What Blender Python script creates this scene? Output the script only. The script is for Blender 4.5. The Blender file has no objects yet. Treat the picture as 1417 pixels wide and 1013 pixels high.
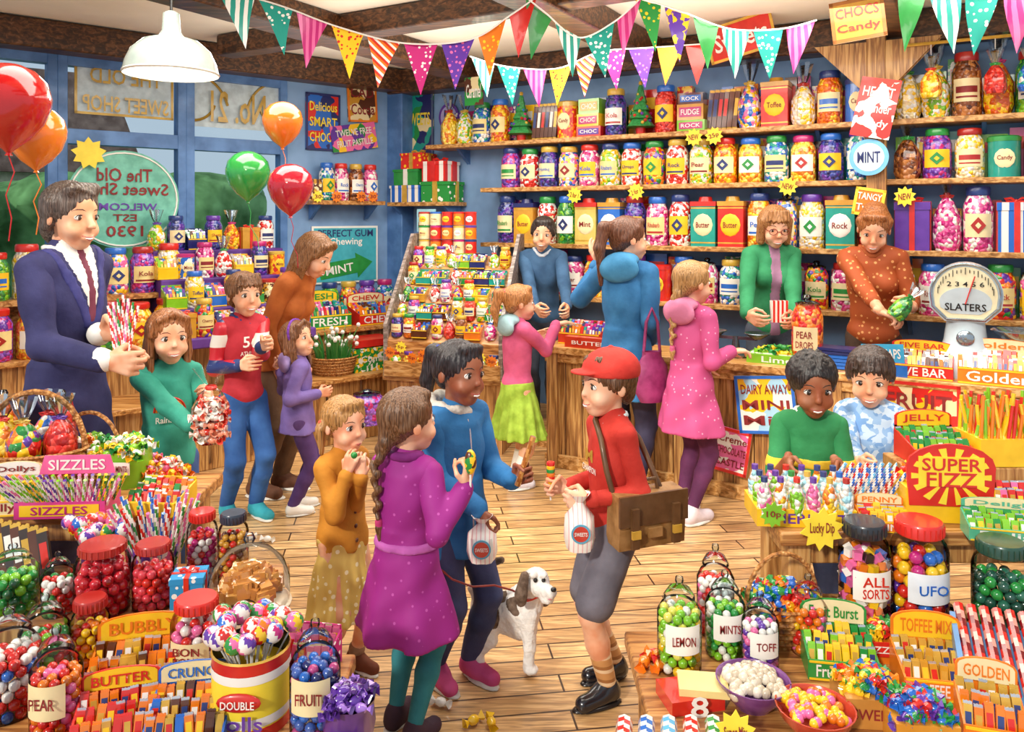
import bpy, math, random, numpy as np
from mathutils import Vector, Matrix
random.seed(7); np.random.seed(7)
scene=bpy.context.scene
V=Vector
HC=1.9; F=1100.; YH=300.
def P(px,py,d): return V(((px-708.5)/F*d, d, HC-(py-YH)/F*d))
def S(px,py,z=0.0):
    d=(HC-z)*F/(py-YH); v=P(px,py,d); v.z=z; return v
def W(t,off,z): return V((-1.12+.866*t-.5*off, 8.3-.5*t-.866*off, z))
def B(t,off,z): return V((-1.12-.766*t+.643*off, 8.3-.643*t-.766*off, z))
def Wt(px,off=0):
    s=(px-708.5)/F; return (s*(8.3-.866*off)+1.12+.5*off)/(.866+.5*s)
def Bt(px,off=0):
    s=(px-708.5)/F; return (-1.12+.643*off-s*(8.3-.766*off))/(.766-.643*s)
def Wz(px,py,off=0): return HC-(py-YH)/F*W(Wt(px,off),off,0).y
def Bz(px,py,off=0): return HC-(py-YH)/F*B(Bt(px,off),off,0).y
def Rz(a): return Matrix.Rotation(math.radians(a),4,'Z')
def Rx(a): return Matrix.Rotation(math.radians(a),4,'X')
def Ry(a): return Matrix.Rotation(math.radians(a),4,'Y')
def Tr(*a): return Matrix.Translation(V(a) if len(a)==3 else a[0])
def WM(t,off,z): return Tr(W(t,off,z))@Rz(-30)
def BM(t,off,z): return Tr(B(t,off,z))@Rz(40)
# ------------------------------------------------------------ materials
def hx(c):
    if isinstance(c,str):
        c=c.lstrip('#'); c=[int(c[i:i+2],16)/255 for i in (0,2,4)]
    return c
def lin(c):
    return tuple([x/12.92 if x<=.04045 else ((x+.055)/1.055)**2.4 for x in hx(c)])+(1,)
_mc={}
def newmat(name,rough=.5,metal=0,coat=0):
    m=bpy.data.materials.new(name); m.use_nodes=True
    b=m.node_tree.nodes['Principled BSDF']
    b.inputs['Roughness'].default_value=rough; b.inputs['Metallic'].default_value=metal
    b.inputs['Coat Weight'].default_value=coat; b.inputs['Coat Roughness'].default_value=.08
    return m,m.node_tree,b
def N(nt,t): return nt.nodes.new(t)
def coords(nt,rot=(0,0,0),sc=(1,1,1),loc=(0,0,0)):
    tc=nt.nodes.new('ShaderNodeTexCoord'); mp=nt.nodes.new('ShaderNodeMapping')
    mp.inputs['Rotation'].default_value=[math.radians(a) for a in rot]; mp.inputs['Scale'].default_value=sc; mp.inputs['Location'].default_value=loc
    nt.links.new(tc.outputs['Object'],mp.inputs['Vector']); return mp.outputs['Vector']
def ramp(nt,fac,cols,const=True,pos=None):
    r=nt.nodes.new('ShaderNodeValToRGB'); cr=r.color_ramp
    cr.interpolation='CONSTANT' if const else 'LINEAR'
    n=len(cols)
    while len(cr.elements)<n: cr.elements.new(.5)
    for i,c in enumerate(cols):
        cr.elements[i].position=pos[i] if pos else (i/n if const else i/max(1,n-1)); cr.elements[i].color=lin(c)
    nt.links.new(fac,r.inputs['Fac']); return r.outputs['Color']
def bump(nt,b,h,st=.3,dist=.01):
    n=nt.nodes.new('ShaderNodeBump'); n.inputs['Strength'].default_value=st; n.inputs['Distance'].default_value=dist
    nt.links.new(h,n.inputs['Height']); nt.links.new(n.outputs['Normal'],b.inputs['Normal'])
def mixc(c,k,w): return tuple(min(1,max(0,x*(1-w)+k*w)) for x in hx(c))
def plain(c,rough=.5,metal=0,coat=0,var=.12,vs=14,bs=0,bsc=60,emit=0):
    k=('p',c,rough,metal,coat,var,vs,bs,bsc,emit)
    if k in _mc: return _mc[k]
    m,nt,b=newmat('paint_'+str(c).replace('#',''),rough,metal,coat)
    v=coords(nt)
    n=N(nt,'ShaderNodeTexNoise'); n.inputs['Scale'].default_value=vs; n.inputs['Detail'].default_value=3
    nt.links.new(v,n.inputs['Vector'])
    col=ramp(nt,n.outputs['Fac'],[mixc(c,0,var),mixc(c,1,var*.6)],False,[.35,.65])
    nt.links.new(col,b.inputs['Base Color'])
    if bs:
        n2=N(nt,'ShaderNodeTexNoise'); n2.inputs['Scale'].default_value=bsc; nt.links.new(v,n2.inputs['Vector'])
        bump(nt,b,n2.outputs['Fac'],bs,.008)
    if emit:
        b.inputs['Emission Color'].default_value=lin(c); b.inputs['Emission Strength'].default_value=emit
    _mc[k]=m; return m
def candy(cols,scale=40,rough=.2,coat=1,st=.8):
    k=('c',tuple(cols),scale,rough)
    if k in _mc: return _mc[k]
    m,nt,b=newmat('sweets',rough,0,coat)
    v=coords(nt)
    n=N(nt,'ShaderNodeTexVoronoi'); n.inputs['Scale'].default_value=scale; nt.links.new(v,n.inputs['Vector'])
    sp=nt.nodes.new('ShaderNodeSeparateColor'); nt.links.new(n.outputs['Color'],sp.inputs[0])
    nt.links.new(ramp(nt,sp.outputs[0],cols),b.inputs['Base Color'])
    mt=nt.nodes.new('ShaderNodeMath'); mt.operation='MULTIPLY'; mt.inputs[1].default_value=-1
    nt.links.new(n.outputs['Distance'],mt.inputs[0]); bump(nt,b,mt.outputs[0],st,.02)
    _mc[k]=m; return m
def stripes(cols,freq=20,d=(1,0,0),rough=.4,coat=.2):
    k=('s',tuple(cols),freq,d)
    if k in _mc: return _mc[k]
    m,nt,b=newmat('stripes',rough,0,coat)
    v=coords(nt)
    dp=nt.nodes.new('ShaderNodeVectorMath'); dp.operation='DOT_PRODUCT'; dp.inputs[1].default_value=[x*freq for x in d]
    nt.links.new(v,dp.inputs[0])
    fr=nt.nodes.new('ShaderNodeMath'); fr.operation='FRACT'; nt.links.new(dp.outputs['Value'],fr.inputs[0])
    nt.links.new(ramp(nt,fr.outputs[0],cols),b.inputs['Base Color']); _mc[k]=m; return m
def dots(bg,fg,scale=20,thr=.3,rough=.7,rnds=.75):
    k=('d',bg,fg,scale,thr)
    if k in _mc: return _mc[k]
    m,nt,b=newmat('polka_dots',rough)
    v=coords(nt)
    n=N(nt,'ShaderNodeTexVoronoi'); n.inputs['Scale'].default_value=scale; n.inputs['Randomness'].default_value=rnds; nt.links.new(v,n.inputs['Vector'])
    nt.links.new(ramp(nt,n.outputs['Distance'],[fg,bg],True,[0,thr]),b.inputs['Base Color'])
    _mc[k]=m; return m
def prt(cols,scale=22,rough=.35,coat=.4,sd=0,dist=.6):
    k=('r',tuple(cols),scale,sd)
    if k in _mc: return _mc[k]
    m,nt,b=newmat('printed_wrapper',rough,0,coat)
    v=coords(nt,loc=(sd*1.3,sd*.7,sd))
    no=N(nt,'ShaderNodeTexNoise'); no.inputs['Scale'].default_value=scale*.8; no.inputs['Detail'].default_value=2; nt.links.new(v,no.inputs['Vector'])
    mx=nt.nodes.new('ShaderNodeVectorMath'); mx.operation='MULTIPLY_ADD'
    mx.inputs[1].default_value=(dist*2/scale,)*3
    nt.links.new(no.outputs['Color'],mx.inputs[0]); nt.links.new(v,mx.inputs[2])
    n=N(nt,'ShaderNodeTexVoronoi'); n.inputs['Scale'].default_value=scale; nt.links.new(mx.outputs[0],n.inputs['Vector'])
    sp=nt.nodes.new('ShaderNodeSeparateColor'); nt.links.new(n.outputs['Color'],sp.inputs[0])
    nt.links.new(ramp(nt,sp.outputs[1],cols),b.inputs['Base Color']); _mc[k]=m; return m
def wood(c1,c2,rot=(0,0,0),sc=(1,14,14),rough=.45,coat=.15):
    k=('w',c1,c2,rot,sc)
    if k in _mc: return _mc[k]
    m,nt,b=newmat('wood_grain',rough,0,coat)
    v=coords(nt,rot,sc)
    n=N(nt,'ShaderNodeTexNoise'); n.inputs['Scale'].default_value=3; n.inputs['Detail'].default_value=6; n.inputs['Distortion'].default_value=.8
    nt.links.new(v,n.inputs['Vector'])
    nt.links.new(ramp(nt,n.outputs['Fac'],[mixc(c1,0,.3),c1,c2,mixc(c2,1,.15)],False,[.3,.45,.6,.75]),b.inputs['Base Color'])
    bump(nt,b,n.outputs['Fac'],.2,.006); _mc[k]=m; return m
def glassm(tint='#fcfeff',fac=.12):
    k=('g',tint,fac)
    if k in _mc: return _mc[k]
    m=bpy.data.materials.new('clear_glass'); m.use_nodes=True; nt=m.node_tree; nt.nodes.remove(nt.nodes['Principled BSDF'])
    out=nt.nodes['Material Output']; t=nt.nodes.new('ShaderNodeBsdfTransparent'); g=nt.nodes.new('ShaderNodeBsdfGlossy'); g.inputs['Roughness'].default_value=.08
    t.inputs['Color'].default_value=lin(tint); lw=nt.nodes.new('ShaderNodeLayerWeight'); lw.inputs['Blend'].default_value=fac
    mx=nt.nodes.new('ShaderNodeMixShader'); nt.links.new(lw.outputs['Fresnel'],mx.inputs[0]); nt.links.new(t.outputs[0],mx.inputs[1]); nt.links.new(g.outputs[0],mx.inputs[2]); nt.links.new(mx.outputs[0],out.inputs['Surface'])
    _mc[k]=m; return m
def hairm(c):
    k=('h',c)
    if k in _mc: return _mc[k]
    m,nt,b=newmat('hair',.42)
    v=coords(nt,sc=(1,1,.05))
    n=N(nt,'ShaderNodeTexNoise'); n.inputs['Scale'].default_value=230; n.inputs['Detail'].default_value=2; nt.links.new(v,n.inputs['Vector'])
    nt.links.new(ramp(nt,n.outputs['Fac'],[mixc(c,0,.42),c,mixc(c,1,.18)],False,[.34,.5,.68]),b.inputs['Base Color']); bump(nt,b,n.outputs['Fac'],.4,.004)
    _mc[k]=m; return m
def cloth(c,bs=.25,bsc=45): return plain(c,.82,0,0,.12,8,bs,bsc)
def wicker():
    if 'wk' in _mc: return _mc['wk']
    m,nt,b=newmat('wicker',.6)
    v=coords(nt); n=N(nt,'ShaderNodeTexVoronoi'); n.inputs['Scale'].default_value=70; nt.links.new(v,n.inputs['Vector'])
    nt.links.new(ramp(nt,n.outputs['Distance'],['#e0b070','#b87838','#6a3c18'],False),b.inputs['Base Color']); bump(nt,b,n.outputs['Distance'],.8,.01)
    _mc['wk']=m; return m
# ------------------------------------------------------------ mesh builder
_tx={}
def text_mesh(s):
    if s in _tx: return _tx[s]
    c=bpy.data.curves.new('lettering','FONT'); c.body=s; c.align_x='CENTER'; c.align_y='CENTER'; c.resolution_u=2; c.offset=.014
    o=bpy.data.objects.new('lettering',c); scene.collection.objects.link(o)
    bpy.context.view_layer.update()
    dg=bpy.context.evaluated_depsgraph_get(); e=o.evaluated_get(dg); me=e.to_mesh()
    vs=np.array([v.co[:2] for v in me.vertices]); fs=[tuple(p.vertices) for p in me.polygons]; e.to_mesh_clear()
    bpy.data.objects.remove(o); bpy.data.curves.remove(c)
    if len(vs):
        a=vs.min(0); b=vs.max(0); vs=(vs-(a+b)/2)/np.maximum(b-a,1e-6)
    _tx[s]=(vs,fs); return _tx[s]
class MB:
    def __init__(s,name): s.name=name; s.v=[]; s.n=0; s.li=[]; s.lt=[]; s.mi=[]; s.mats=[]; s.T=Matrix.Identity(4)
    def mid(s,m):
        if m not in s.mats: s.mats.append(m)
        return s.mats.index(m)
    def add(s,v,f,m,T=None):
        v=np.asarray(v,float).reshape(-1,3)
        M=np.array(s.T@T if T is not None else s.T)
        v=v@M[:3,:3].T+M[:3,3]
        nf=len(f); s.li.append(np.array([i+s.n for q in f for i in q],int)); s.lt.append(np.array([len(q) for q in f],int))
        if isinstance(m,(list,tuple)): s.mi.append(np.array([s.mid(a) for a in m]))
        else: s.mi.append(np.full(nf,s.mid(m)))
        s.v.append(v); s.n+=len(v)
    def box(s,c,d,m,T=None,tap=1.0):
        x,y,z=d[0]/2,d[1]/2,d[2]/2
        v=[(c[0]+i*x*(tap if k>0 else 1),c[1]+j*y*(tap if k>0 else 1),c[2]+k*z) for i in(-1,1) for j in(-1,1) for k in(-1,1)]
        s.add(v,[(0,1,3,2),(4,6,7,5),(0,4,5,1),(2,3,7,6),(0,2,6,4),(1,5,7,3)],m,T)
    def lathe(s,pr,m,seg=14,c=(0,0,0),T=None,a0=0,a1=360,wob=0,nw=6):
        full=(a1-a0)>=360; n=seg if full else seg+1; v=[]
        for r,z in pr:
            for i in range(n):
                a=math.radians(a0+(a1-a0)*i/seg); rr=r*(1+wob*math.sin(nw*a))
                v.append((c[0]+rr*math.cos(a),c[1]+rr*math.sin(a),c[2]+z))
        f=[];ms=[]
        for j in range(len(pr)-1):
            for i in range(seg):
                i2=(i+1)%n if full else i+1
                f.append((j*n+i,j*n+i2,(j+1)*n+i2,(j+1)*n+i)); 
                if isinstance(m,list): ms.append(m[min(j,len(m)-1)])
        s.add(v,f,ms if isinstance(m,list) else m,T)
    def ball(s,c,r,m,seg=10,rg=6,T=None):
        if not isinstance(r,(tuple,list)): r=(r,r,r)
        v=[];f=[]
        for j in range(rg+1):
            p=math.pi*j/rg
            for i in range(seg):
                a=2*math.pi*i/seg; v.append((c[0]+r[0]*math.sin(p)*math.cos(a),c[1]+r[1]*math.sin(p)*math.sin(a),c[2]-r[2]*math.cos(p)))
        for j in range(rg):
            for i in range(seg): f.append((j*seg+i,j*seg+(i+1)%seg,(j+1)*seg+(i+1)%seg,(j+1)*seg+i))
        s.add(v,f,m,T)
    def tube(s,pts,r,m,seg=7,T=None,spiral=None):
        pts=[V(p) for p in pts]; n=len(pts)
        if not isinstance(r,(list,tuple)): r=[r]*n
        v=[];f=[];ms=[]; up=V((0,0,1))
        d0=(pts[1]-pts[0]).normalized()
        if abs(d0.dot(up))>.9: up=V((1,0,0))
        x=d0.cross(up).normalized()
        for i,p in enumerate(pts):
            d=(pts[min(i+1,n-1)]-pts[max(i-1,0)]).normalized()
            x=(x-d*x.dot(d)).normalized(); y=d.cross(x)
            for k in range(seg):
                a=2*math.pi*k/seg; v.append(p+(x*math.cos(a)+y*math.sin(a))*r[i])
        for i in range(n-1):
            for k in range(seg):
                f.append((i*seg+k,i*seg+(k+1)%seg,(i+1)*seg+(k+1)%seg,(i+1)*seg+k))
                if spiral: ms.append(spiral[((i+k)//2)%len(spiral)])
        f.append(tuple(range(seg))[::-1]); f.append(tuple((n-1)*seg+k for k in range(seg))); 
        if spiral: ms+= [spiral[0]]*2
        s.add(v,f,ms if spiral else m,T)
    def slab(s,pts,th,m,T=None):
        n=len(pts); v=[(p[0],-th/2,p[1]) for p in pts]+[(p[0],th/2,p[1]) for p in pts]
        s.add(v,[tuple(range(n)),tuple(range(n,2*n))[::-1]]+[(i,(i+1)%n,n+(i+1)%n,n+i) for i in range(n)],m,T)
    def text(s,t,w,h,m,c=(0,0,0),T=None,mir=False):
        vs,fs=text_mesh(t)
        if not len(vs): return
        k=-1 if mir else 1
        s.add([(c[0]+k*x*w,c[1],c[2]+y*h) for x,y in vs],fs,m,T)
    def done(s,bev=0,angle=38):
        me=bpy.data.meshes.new(s.name); vv=np.concatenate(s.v); li=np.concatenate(s.li); lt=np.concatenate(s.lt); mi=np.concatenate(s.mi)
        me.vertices.add(len(vv)); me.vertices.foreach_set('co',vv.ravel()); me.loops.add(len(li)); me.loops.foreach_set('vertex_index',li.astype(np.int32))
        me.polygons.add(len(lt)); me.polygons.foreach_set('loop_start',np.concatenate([[0],np.cumsum(lt)[:-1]]).astype(np.int32))
        for m in s.mats: me.materials.append(m)
        me.polygons.foreach_set('material_index',mi.astype(np.int32)); me.update(calc_edges=True); me.validate()
        me.shade_smooth()
        try: me.set_sharp_from_angle(angle=math.radians(angle))
        except Exception: pass
        o=bpy.data.objects.new(s.name,me); scene.collection.objects.link(o)
        if bev:
            b=o.modifiers.new('bevel','BEVEL'); b.width=bev; b.segments=2; b.limit_method='ANGLE'
        return o
# ------------------------------------------------------------ implicit surfaces
class Fld:
    def __init__(s,lo,hi,h):
        s.lo=np.array(lo,float); s.h=h; s.n=np.ceil((np.array(hi,float)-s.lo)/h).astype(int)+1
        s.ax=[s.lo[i]+h*np.arange(s.n[i]) for i in range(3)]; s.g={}
    def G(s): return s.ax[0][:,None,None],s.ax[1][None,:,None],s.ax[2][None,None,:]
    def arr(s,g):
        if g not in s.g: s.g[g]=np.full(tuple(s.n),.3,np.float32)
        return s.g[g]
    def paint(s,g,src,reg,up=.002):
        s.arr(g); s.g[g]=np.minimum(s.g[g],np.maximum(s.g[src]-up,reg)).astype(np.float32)
    def sub(s,lo,hi):
        sl=[]
        for i in range(3):
            a=max(0,int((lo[i]-s.lo[i])/s.h)-1); b=min(s.n[i],int((hi[i]-s.lo[i])/s.h)+2)
            if b<=a: return None,None
            sl.append(slice(a,b))
        return tuple(sl),(s.ax[0][sl[0]][:,None,None],s.ax[1][sl[1]][None,:,None],s.ax[2][sl[2]][None,None,:])
    def mix(s,g,sl,d,k,op):
        A=s.arr(g)[sl]
        if op=='+':
            h=np.maximum(k-np.abs(A-d),0)/k; A[...]=np.minimum(A,d)-h*h*k/4
        else:
            d=-d; h=np.maximum(k-np.abs(A-d),0)/k; A[...]=np.maximum(A,d)+h*h*k/4
    def cap(s,g,a,b,ra,rb,k=None,op='+'):
        k=k or s.h*2; a=np.array(a,float); b=np.array(b,float); m=max(ra,rb)+k+3*s.h
        sl,G=s.sub(np.minimum(a,b)-m,np.maximum(a,b)+m)
        if sl is None: return
        ba=b-a; L=max(ba@ba,1e-9); X,Y,Z=G[0]-a[0],G[1]-a[1],G[2]-a[2]
        t=np.clip((X*ba[0]+Y*ba[1]+Z*ba[2])/L,0,1)
        d=np.sqrt((X-t*ba[0])**2+(Y-t*ba[1])**2+(Z-t*ba[2])**2)-(ra+(rb-ra)*t)
        s.mix(g,sl,d,k,op)
    def ell(s,g,c,r,k=None,op='+',R=None):
        k=k or s.h*2; m=max(r)+k+3*s.h; c=np.array(c,float); sl,G=s.sub(c-m,c+m)
        if sl is None: return
        X,Y,Z=G[0]-c[0],G[1]-c[1],G[2]-c[2]
        if R is not None:
            R=np.array(R); X,Y,Z=[X*R[0][i]+Y*R[1][i]+Z*R[2][i] for i in range(3)]
        X,Y,Z=X/r[0],Y/r[1],Z/r[2]; q=np.sqrt(X*X+Y*Y+Z*Z); q1=np.sqrt((X/r[0])**2+(Y/r[1])**2+(Z/r[2])**2)+1e-9
        s.mix(g,sl,q*(q-1)/q1,k,op)
    def skirt(s,g,c0,c1,r0,r1,k=.01,np_=0,amp=0):
        c0=np.array(c0,float); c1=np.array(c1,float); m=max(r0+r1)*1.3+3*s.h
        sl,G=s.sub((min(c0[0],c1[0])-m,min(c0[1],c1[1])-m,c1[2]-3*s.h),(max(c0[0],c1[0])+m,max(c0[1],c1[1])+m,c0[2]+3*s.h))
        if sl is None: return
        t=np.clip((c0[2]-G[2])/(c0[2]-c1[2]),0,1); X=G[0]-(c0[0]+t*(c1[0]-c0[0])); Y=G[1]-(c0[1]+t*(c1[1]-c0[1]))
        rx=r0[0]+t*(r1[0]-r0[0]); ry=r0[1]+t*(r1[1]-r0[1])
        d=(np.sqrt((X/rx)**2+(Y/ry)**2)-1-(amp*t*np.sin(np_*np.arctan2(Y,X)) if np_ else 0))*np.minimum(rx,ry)*.85
        d=np.maximum(np.maximum(d,G[2]-c0[2]),c1[2]-G[2]); s.mix(g,sl,d,k,'+')
    def tri(s,A,p):
        q=(p-s.lo)/s.h; i=np.clip(q.astype(int),0,s.n-2); f=q-i; r=0
        for a in(0,1):
            for b in(0,1):
                for c in(0,1):
                    w=(f[:,0] if a else 1-f[:,0])*(f[:,1] if b else 1-f[:,1])*(f[:,2] if c else 1-f[:,2])
                    r=r+w*A[i[:,0]+a,i[:,1]+b,i[:,2]+c]
        return r
    def surf(s,A):
        A=A.copy(); A[0]=A[-1]=.1; A[:,0]=A[:,-1]=.1; A[:,:,0]=A[:,:,-1]=.1
        sg=A<0
        if not sg.any(): return None,None
        c=sg[:-1,:-1,:-1]; cnt=np.zeros(c.shape,np.int8)
        for a in(0,1):
            for b in(0,1):
                for d in(0,1): cnt+=sg[a:sg.shape[0]-1+a,b:sg.shape[1]-1+b,d:sg.shape[2]-1+d]
        act=(cnt>0)&(cnt<8); ii=np.argwhere(act); idx=np.full(c.shape,-1,int); idx[act]=np.arange(len(ii))
        acc=np.zeros((len(ii),3)); k=np.zeros(len(ii))
        for p in [(a,b,d) for a in(0,1) for b in(0,1) for d in(0,1)]:
            for ax in range(3):
                if p[ax]==0:
                    q=list(p); q[ax]=1
                    va=A[ii[:,0]+p[0],ii[:,1]+p[1],ii[:,2]+p[2]]; vb=A[ii[:,0]+q[0],ii[:,1]+q[1],ii[:,2]+q[2]]
                    cr=(va<0)!=(vb<0); t=np.where(cr,va/np.where(cr,va-vb,1),0)
                    pt=np.tile(np.array(p,float),(len(ii),1)); pt[:,ax]=t; acc+=pt*cr[:,None]; k+=cr
        vs=s.lo+s.h*(ii+acc/np.maximum(k,1)[:,None])
        qs=[]
        for ax in range(3):
            u,w=[a for a in range(3) if a!=ax]
            s0=[slice(None)]*3; s1=[slice(None)]*3; s0[ax]=slice(0,-1); s1[ax]=slice(1,None)
            e=sg[tuple(s0)]!=sg[tuple(s1)]; ed=np.argwhere(e)
            ed=ed[(ed[:,u]>0)&(ed[:,w]>0)&(ed[:,u]<s.n[u]-1)&(ed[:,w]<s.n[w]-1)]
            def cell(du,dw):
                z=ed.copy(); z[:,u]-=du; z[:,w]-=dw; return idx[z[:,0],z[:,1],z[:,2]]
            q=np.stack([cell(1,1),cell(0,1),cell(0,0),cell(1,0)],1)
            ins=sg[ed[:,0],ed[:,1],ed[:,2]]
            if ax==1: ins=~ins
            q[~ins]=q[~ins][:,::-1]; qs.append(q)
        q=np.concatenate(qs); return vs,q[(q>=0).all(1)]
    def into(s,mb,mm,T=None,zmin=None):
        M=np.array(mb.T@T if T is not None else mb.T)
        for n in s.g:
            vs,q=s.surf(s.g[n])
            if vs is None: continue
            fc=vs[q].mean(1); dmin=np.full(len(q),1.0)
            for n2 in s.g:
                if n2!=n: dmin=np.minimum(dmin,s.tri(s.g[n2],fc))
            q=q[dmin>-1.6*s.h]
            if not len(q): continue
            if zmin is not None: vs[:,2]=np.maximum(vs[:,2],zmin)
            v=vs@M[:3,:3].T+M[:3,3]
            mb.li.append((q+mb.n).ravel()); mb.lt.append(np.full(len(q),4)); mb.mi.append(np.full(len(q),mb.mid(mm[n]))); mb.v.append(v); mb.n+=len(v)
def ik(Sh,T,l1,l2,hint):
    d=T-Sh; L=d.length
    if L>(l1+l2)*.995: T=Sh+d*((l1+l2)*.995/L); d=T-Sh; L=d.length
    if L<.05: L=.05
    a=(l1*l1-l2*l2+L*L)/(2*L); hg=math.sqrt(max(l1*l1-a*a,0)); dn=d.normalized(); hp=hint-dn*hint.dot(dn); hp.normalize()
    return Sh+dn*a+hp*hg,T
def skinm(c):
    k=('sk',c)
    if k in _mc: return _mc[k]
    m,nt,b=newmat('skin',.5); v=coords(nt); n=N(nt,'ShaderNodeTexNoise'); n.inputs['Scale'].default_value=13; n.inputs['Detail'].default_value=2; nt.links.new(v,n.inputs['Vector'])
    c0=hx(c); nt.links.new(ramp(nt,n.outputs['Fac'],[(c0[0]*.97,c0[1]*.86,c0[2]*.80),tuple(c0),mixc(c,1,.10)],False,[.36,.52,.66]),b.inputs['Base Color'])
    b.inputs['Subsurface Weight'].default_value=.08; b.inputs['Subsurface Radius'].default_value=(.02,.008,.005); b.inputs['Subsurface Scale'].default_value=.5
    _mc[k]=m; return m
EW=plain('#f6f4ee',.2,0,.5,.02); BLK=plain('#140f0e',.3,0,.3,.05)
def head(mb,Mh,o,skin,hair,hh,smile):
    res=o.get('hres',.0205); st=o.get('hair','short'); zl=-1.5 if st in('long','plait') else -.3
    if st in('longer','pony','ponylong'): zl=-1.1
    f=Fld((-.65,-.78,zl),(.65,1.08,1.3),res); e=f.ell; c=f.cap
    ad=o.get('adult'); nr=.045 if ad else .034; kx=1.0 if ad else 1.07
    e('skin',(0,.05,.64),(.33*kx,.40,.355),.05); e('skin',(0,-.10,.40),(.24*kx,.27,.33),.10); e('skin',(0,-.20,.13),(.105*kx,.12,.10),.13)
    for s in(-1,1):
        e('skin',(s*.145*kx,-.22,.31),(.11*kx,.12,.105),.08); e('skin',(s*.325*kx,.06,.46),(.03,.07,.10),.02)
        e('skin',(s*.135,-.40,.495),(.085,.055,.055),.05,'-')
    c('skin',(0,-.33,.53),(0,-.395 if not ad else -.425,.395),.026,nr,.05); e('skin',(0,-.395 if not ad else -.42,.372),(nr*1.5,nr,.03),.025)
    e('skin',(0,-.345,.205),(.10,.04,.05),.05)
    c('skin',(0,.08,.3),(0,.08,-.15),.16,.16,.06)
    fy_src=f.g['skin'].copy()
    H='hair'; big=1.03 if st=='afro' else 1
    e(H,(0,.075,.655),(.36*big*kx,.425*big,.375*big),.03)
    if st in('short','afro','fringe'): e(H,(0,.28,.42),(.25,.18,.27),.08)
    e(H,(0,-.42,.33),(.31,.33,.45 if st not in('fringe','bob') else .36),.03,'-'); e(H,(0,-.05,.05),(.6,.38,.33),.05,'-')
    if st in('short','fringe'):
        for s in(-1,1): e(H,(s*.33*kx,-.02,.57),(.04,.10,.12),.04)
        c(H,(-.15,-.24,.86),(.17,-.20,.89),.075,.07,.09)
        if st=='fringe':
            for i in range(15): x=-.28+i*.04; c(H,(x*.75+.03,-.22,.94),(x,-.385+abs(x)*.38,.70+.02*((i*7)%3)),.045,.018,.02)
    if st=='afro':
        rr=random.Random(3)
        for i in range(200):
            a=rr.uniform(0,6.28); z=rr.uniform(.05,1); y=.07+.42*math.cos(a)*math.sqrt(1-z*z*.9); x=.37*math.sin(a)*math.sqrt(1-z*z*.9)
            if y>-.2 or z>.6: e(H,(x,y,.62+.40*z),(.038,)*3,.012)
    if st=='man':
        e(H,(0,.3,.38),(.25,.2,.32),.08); c(H,(-.2,-.2,.9),(.2,-.18,.92),.09,.09,.10)
        for i in range(9): c(H,(-.18+.02*i,-.28+.01*i,.93),(.10+.022*i,-.29+.04*i,.84-.02*i),.04,.03,.03)
        for s in(-1,1): c(H,(s*.32,.04,.68),(s*.30,.12,.34),.06,.07,.06)
    if st=='bob':
        for s in(-1,1): c(H,(s*.30,-.06,.66),(s*.31,-.02,.14),.10,.09,.08); c(H,(s*.2,.25,.6),(s*.22,.25,.10),.15,.13,.08)
        for i in range(15): x=-.28+i*.04; c(H,(x*.75,-.22,.94),(x,-.385+abs(x)*.38,.71+.02*((i*7)%3)),.045,.02,.02)
    if st in('long','longer'):
        lz=-.65 if st=='long' else -.25
        for s in(-1,1):
            for q in range(4):
                a_=q*.06; c(H,(s*.30,-.06+a_,.7),(s*(.33+.02*(q%2)),-.02+a_*1.2,.2),.07,.075,.04); c(H,(s*(.33+.02*(q%2)),-.02+a_*1.2,.2),(s*(.29+.04*(q%2)),-.06+a_*1.3,lz-.05*(q%3)),.075,.03,.03)
            c(H,(s*.16,.3,.6),(s*.2,.30,lz-.1),.17,.08,.08)
        for s in(-1,1): c(H,(s*.24,-.23,.84),(0,-.28,.94),.06,.05,.07); c(H,(s*.25,-.23,.84),(s*.325,-.14,.55),.05,.05,.06)
    if st in('plait','pony','ponylong','updo','pigtail'):
        for s in(-1,1): c(H,(s*.31,-.04,.75),(s*.26,.22,.5),.07,.10,.06)
        c(H,(-.17,-.22,.9),(.17,-.22,.9),.07,.07,.09); e(H,(0,.25,.45),(.24,.19,.24),.08)
    if st=='plait':
        q0=o.get('pof',0.)
        for i in range(10):
            s=1 if i%2 else -1; z=.24-i*.115; y=.44+.13*min(1,i/3); x=q0*min(1,i/3)
            c(H,(x+s*.06,y,z+.05),(x-s*.02,y+.02,z-.05),.075-.003*i,.05-.002*i,.012)
        c('tie',(q0,.57,-.91),(q0,.57,-.97),.06,.06); c(H,(q0,.57,-.99),(q0,.57,-1.17),.065,.03)
        c(H,(0,.33,.5),(0,.44,.2),.16,.1,.08)
    if st in('pony','ponylong'):
        c(H,(0,.42,.82),(0,.6,.76),.08,.13,.05); c(H,(0,.6,.76),(0,.72,.3),.14,.12,.06); c(H,(0,.72,.3),(0,.68,-.1 if st=='pony' else -.5),.12,.04,.06); c('tie',(0,.46,.80),(0,.5,.79),.105,.105)
    if st=='updo': e(H,(0,.42,.72),(.2,.19,.24),.06); e(H,(0,.2,.95),(.24,.24,.12),.06)
    if st=='pigtail':
        for s in(-1,1): e(H,(s*.38,.2,.5),(.09,.1,.12),.04); c(H,(s*.40,.2,.45),(s*.42,.15,.05),.09,.04,.05); c('tie',(s*.36,.2,.58),(s*.4,.2,.58),.05,.05)
    A=f.g[H]; X,Y,Z=f.G(); th=np.arctan2(X,Y-.06); A+= (.007*np.sin((28 if st!='afro' else 9)*th+4*Z)+.006*np.sin(47*th-3*Z+2*np.sin(5*Z))).astype(np.float32)
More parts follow.
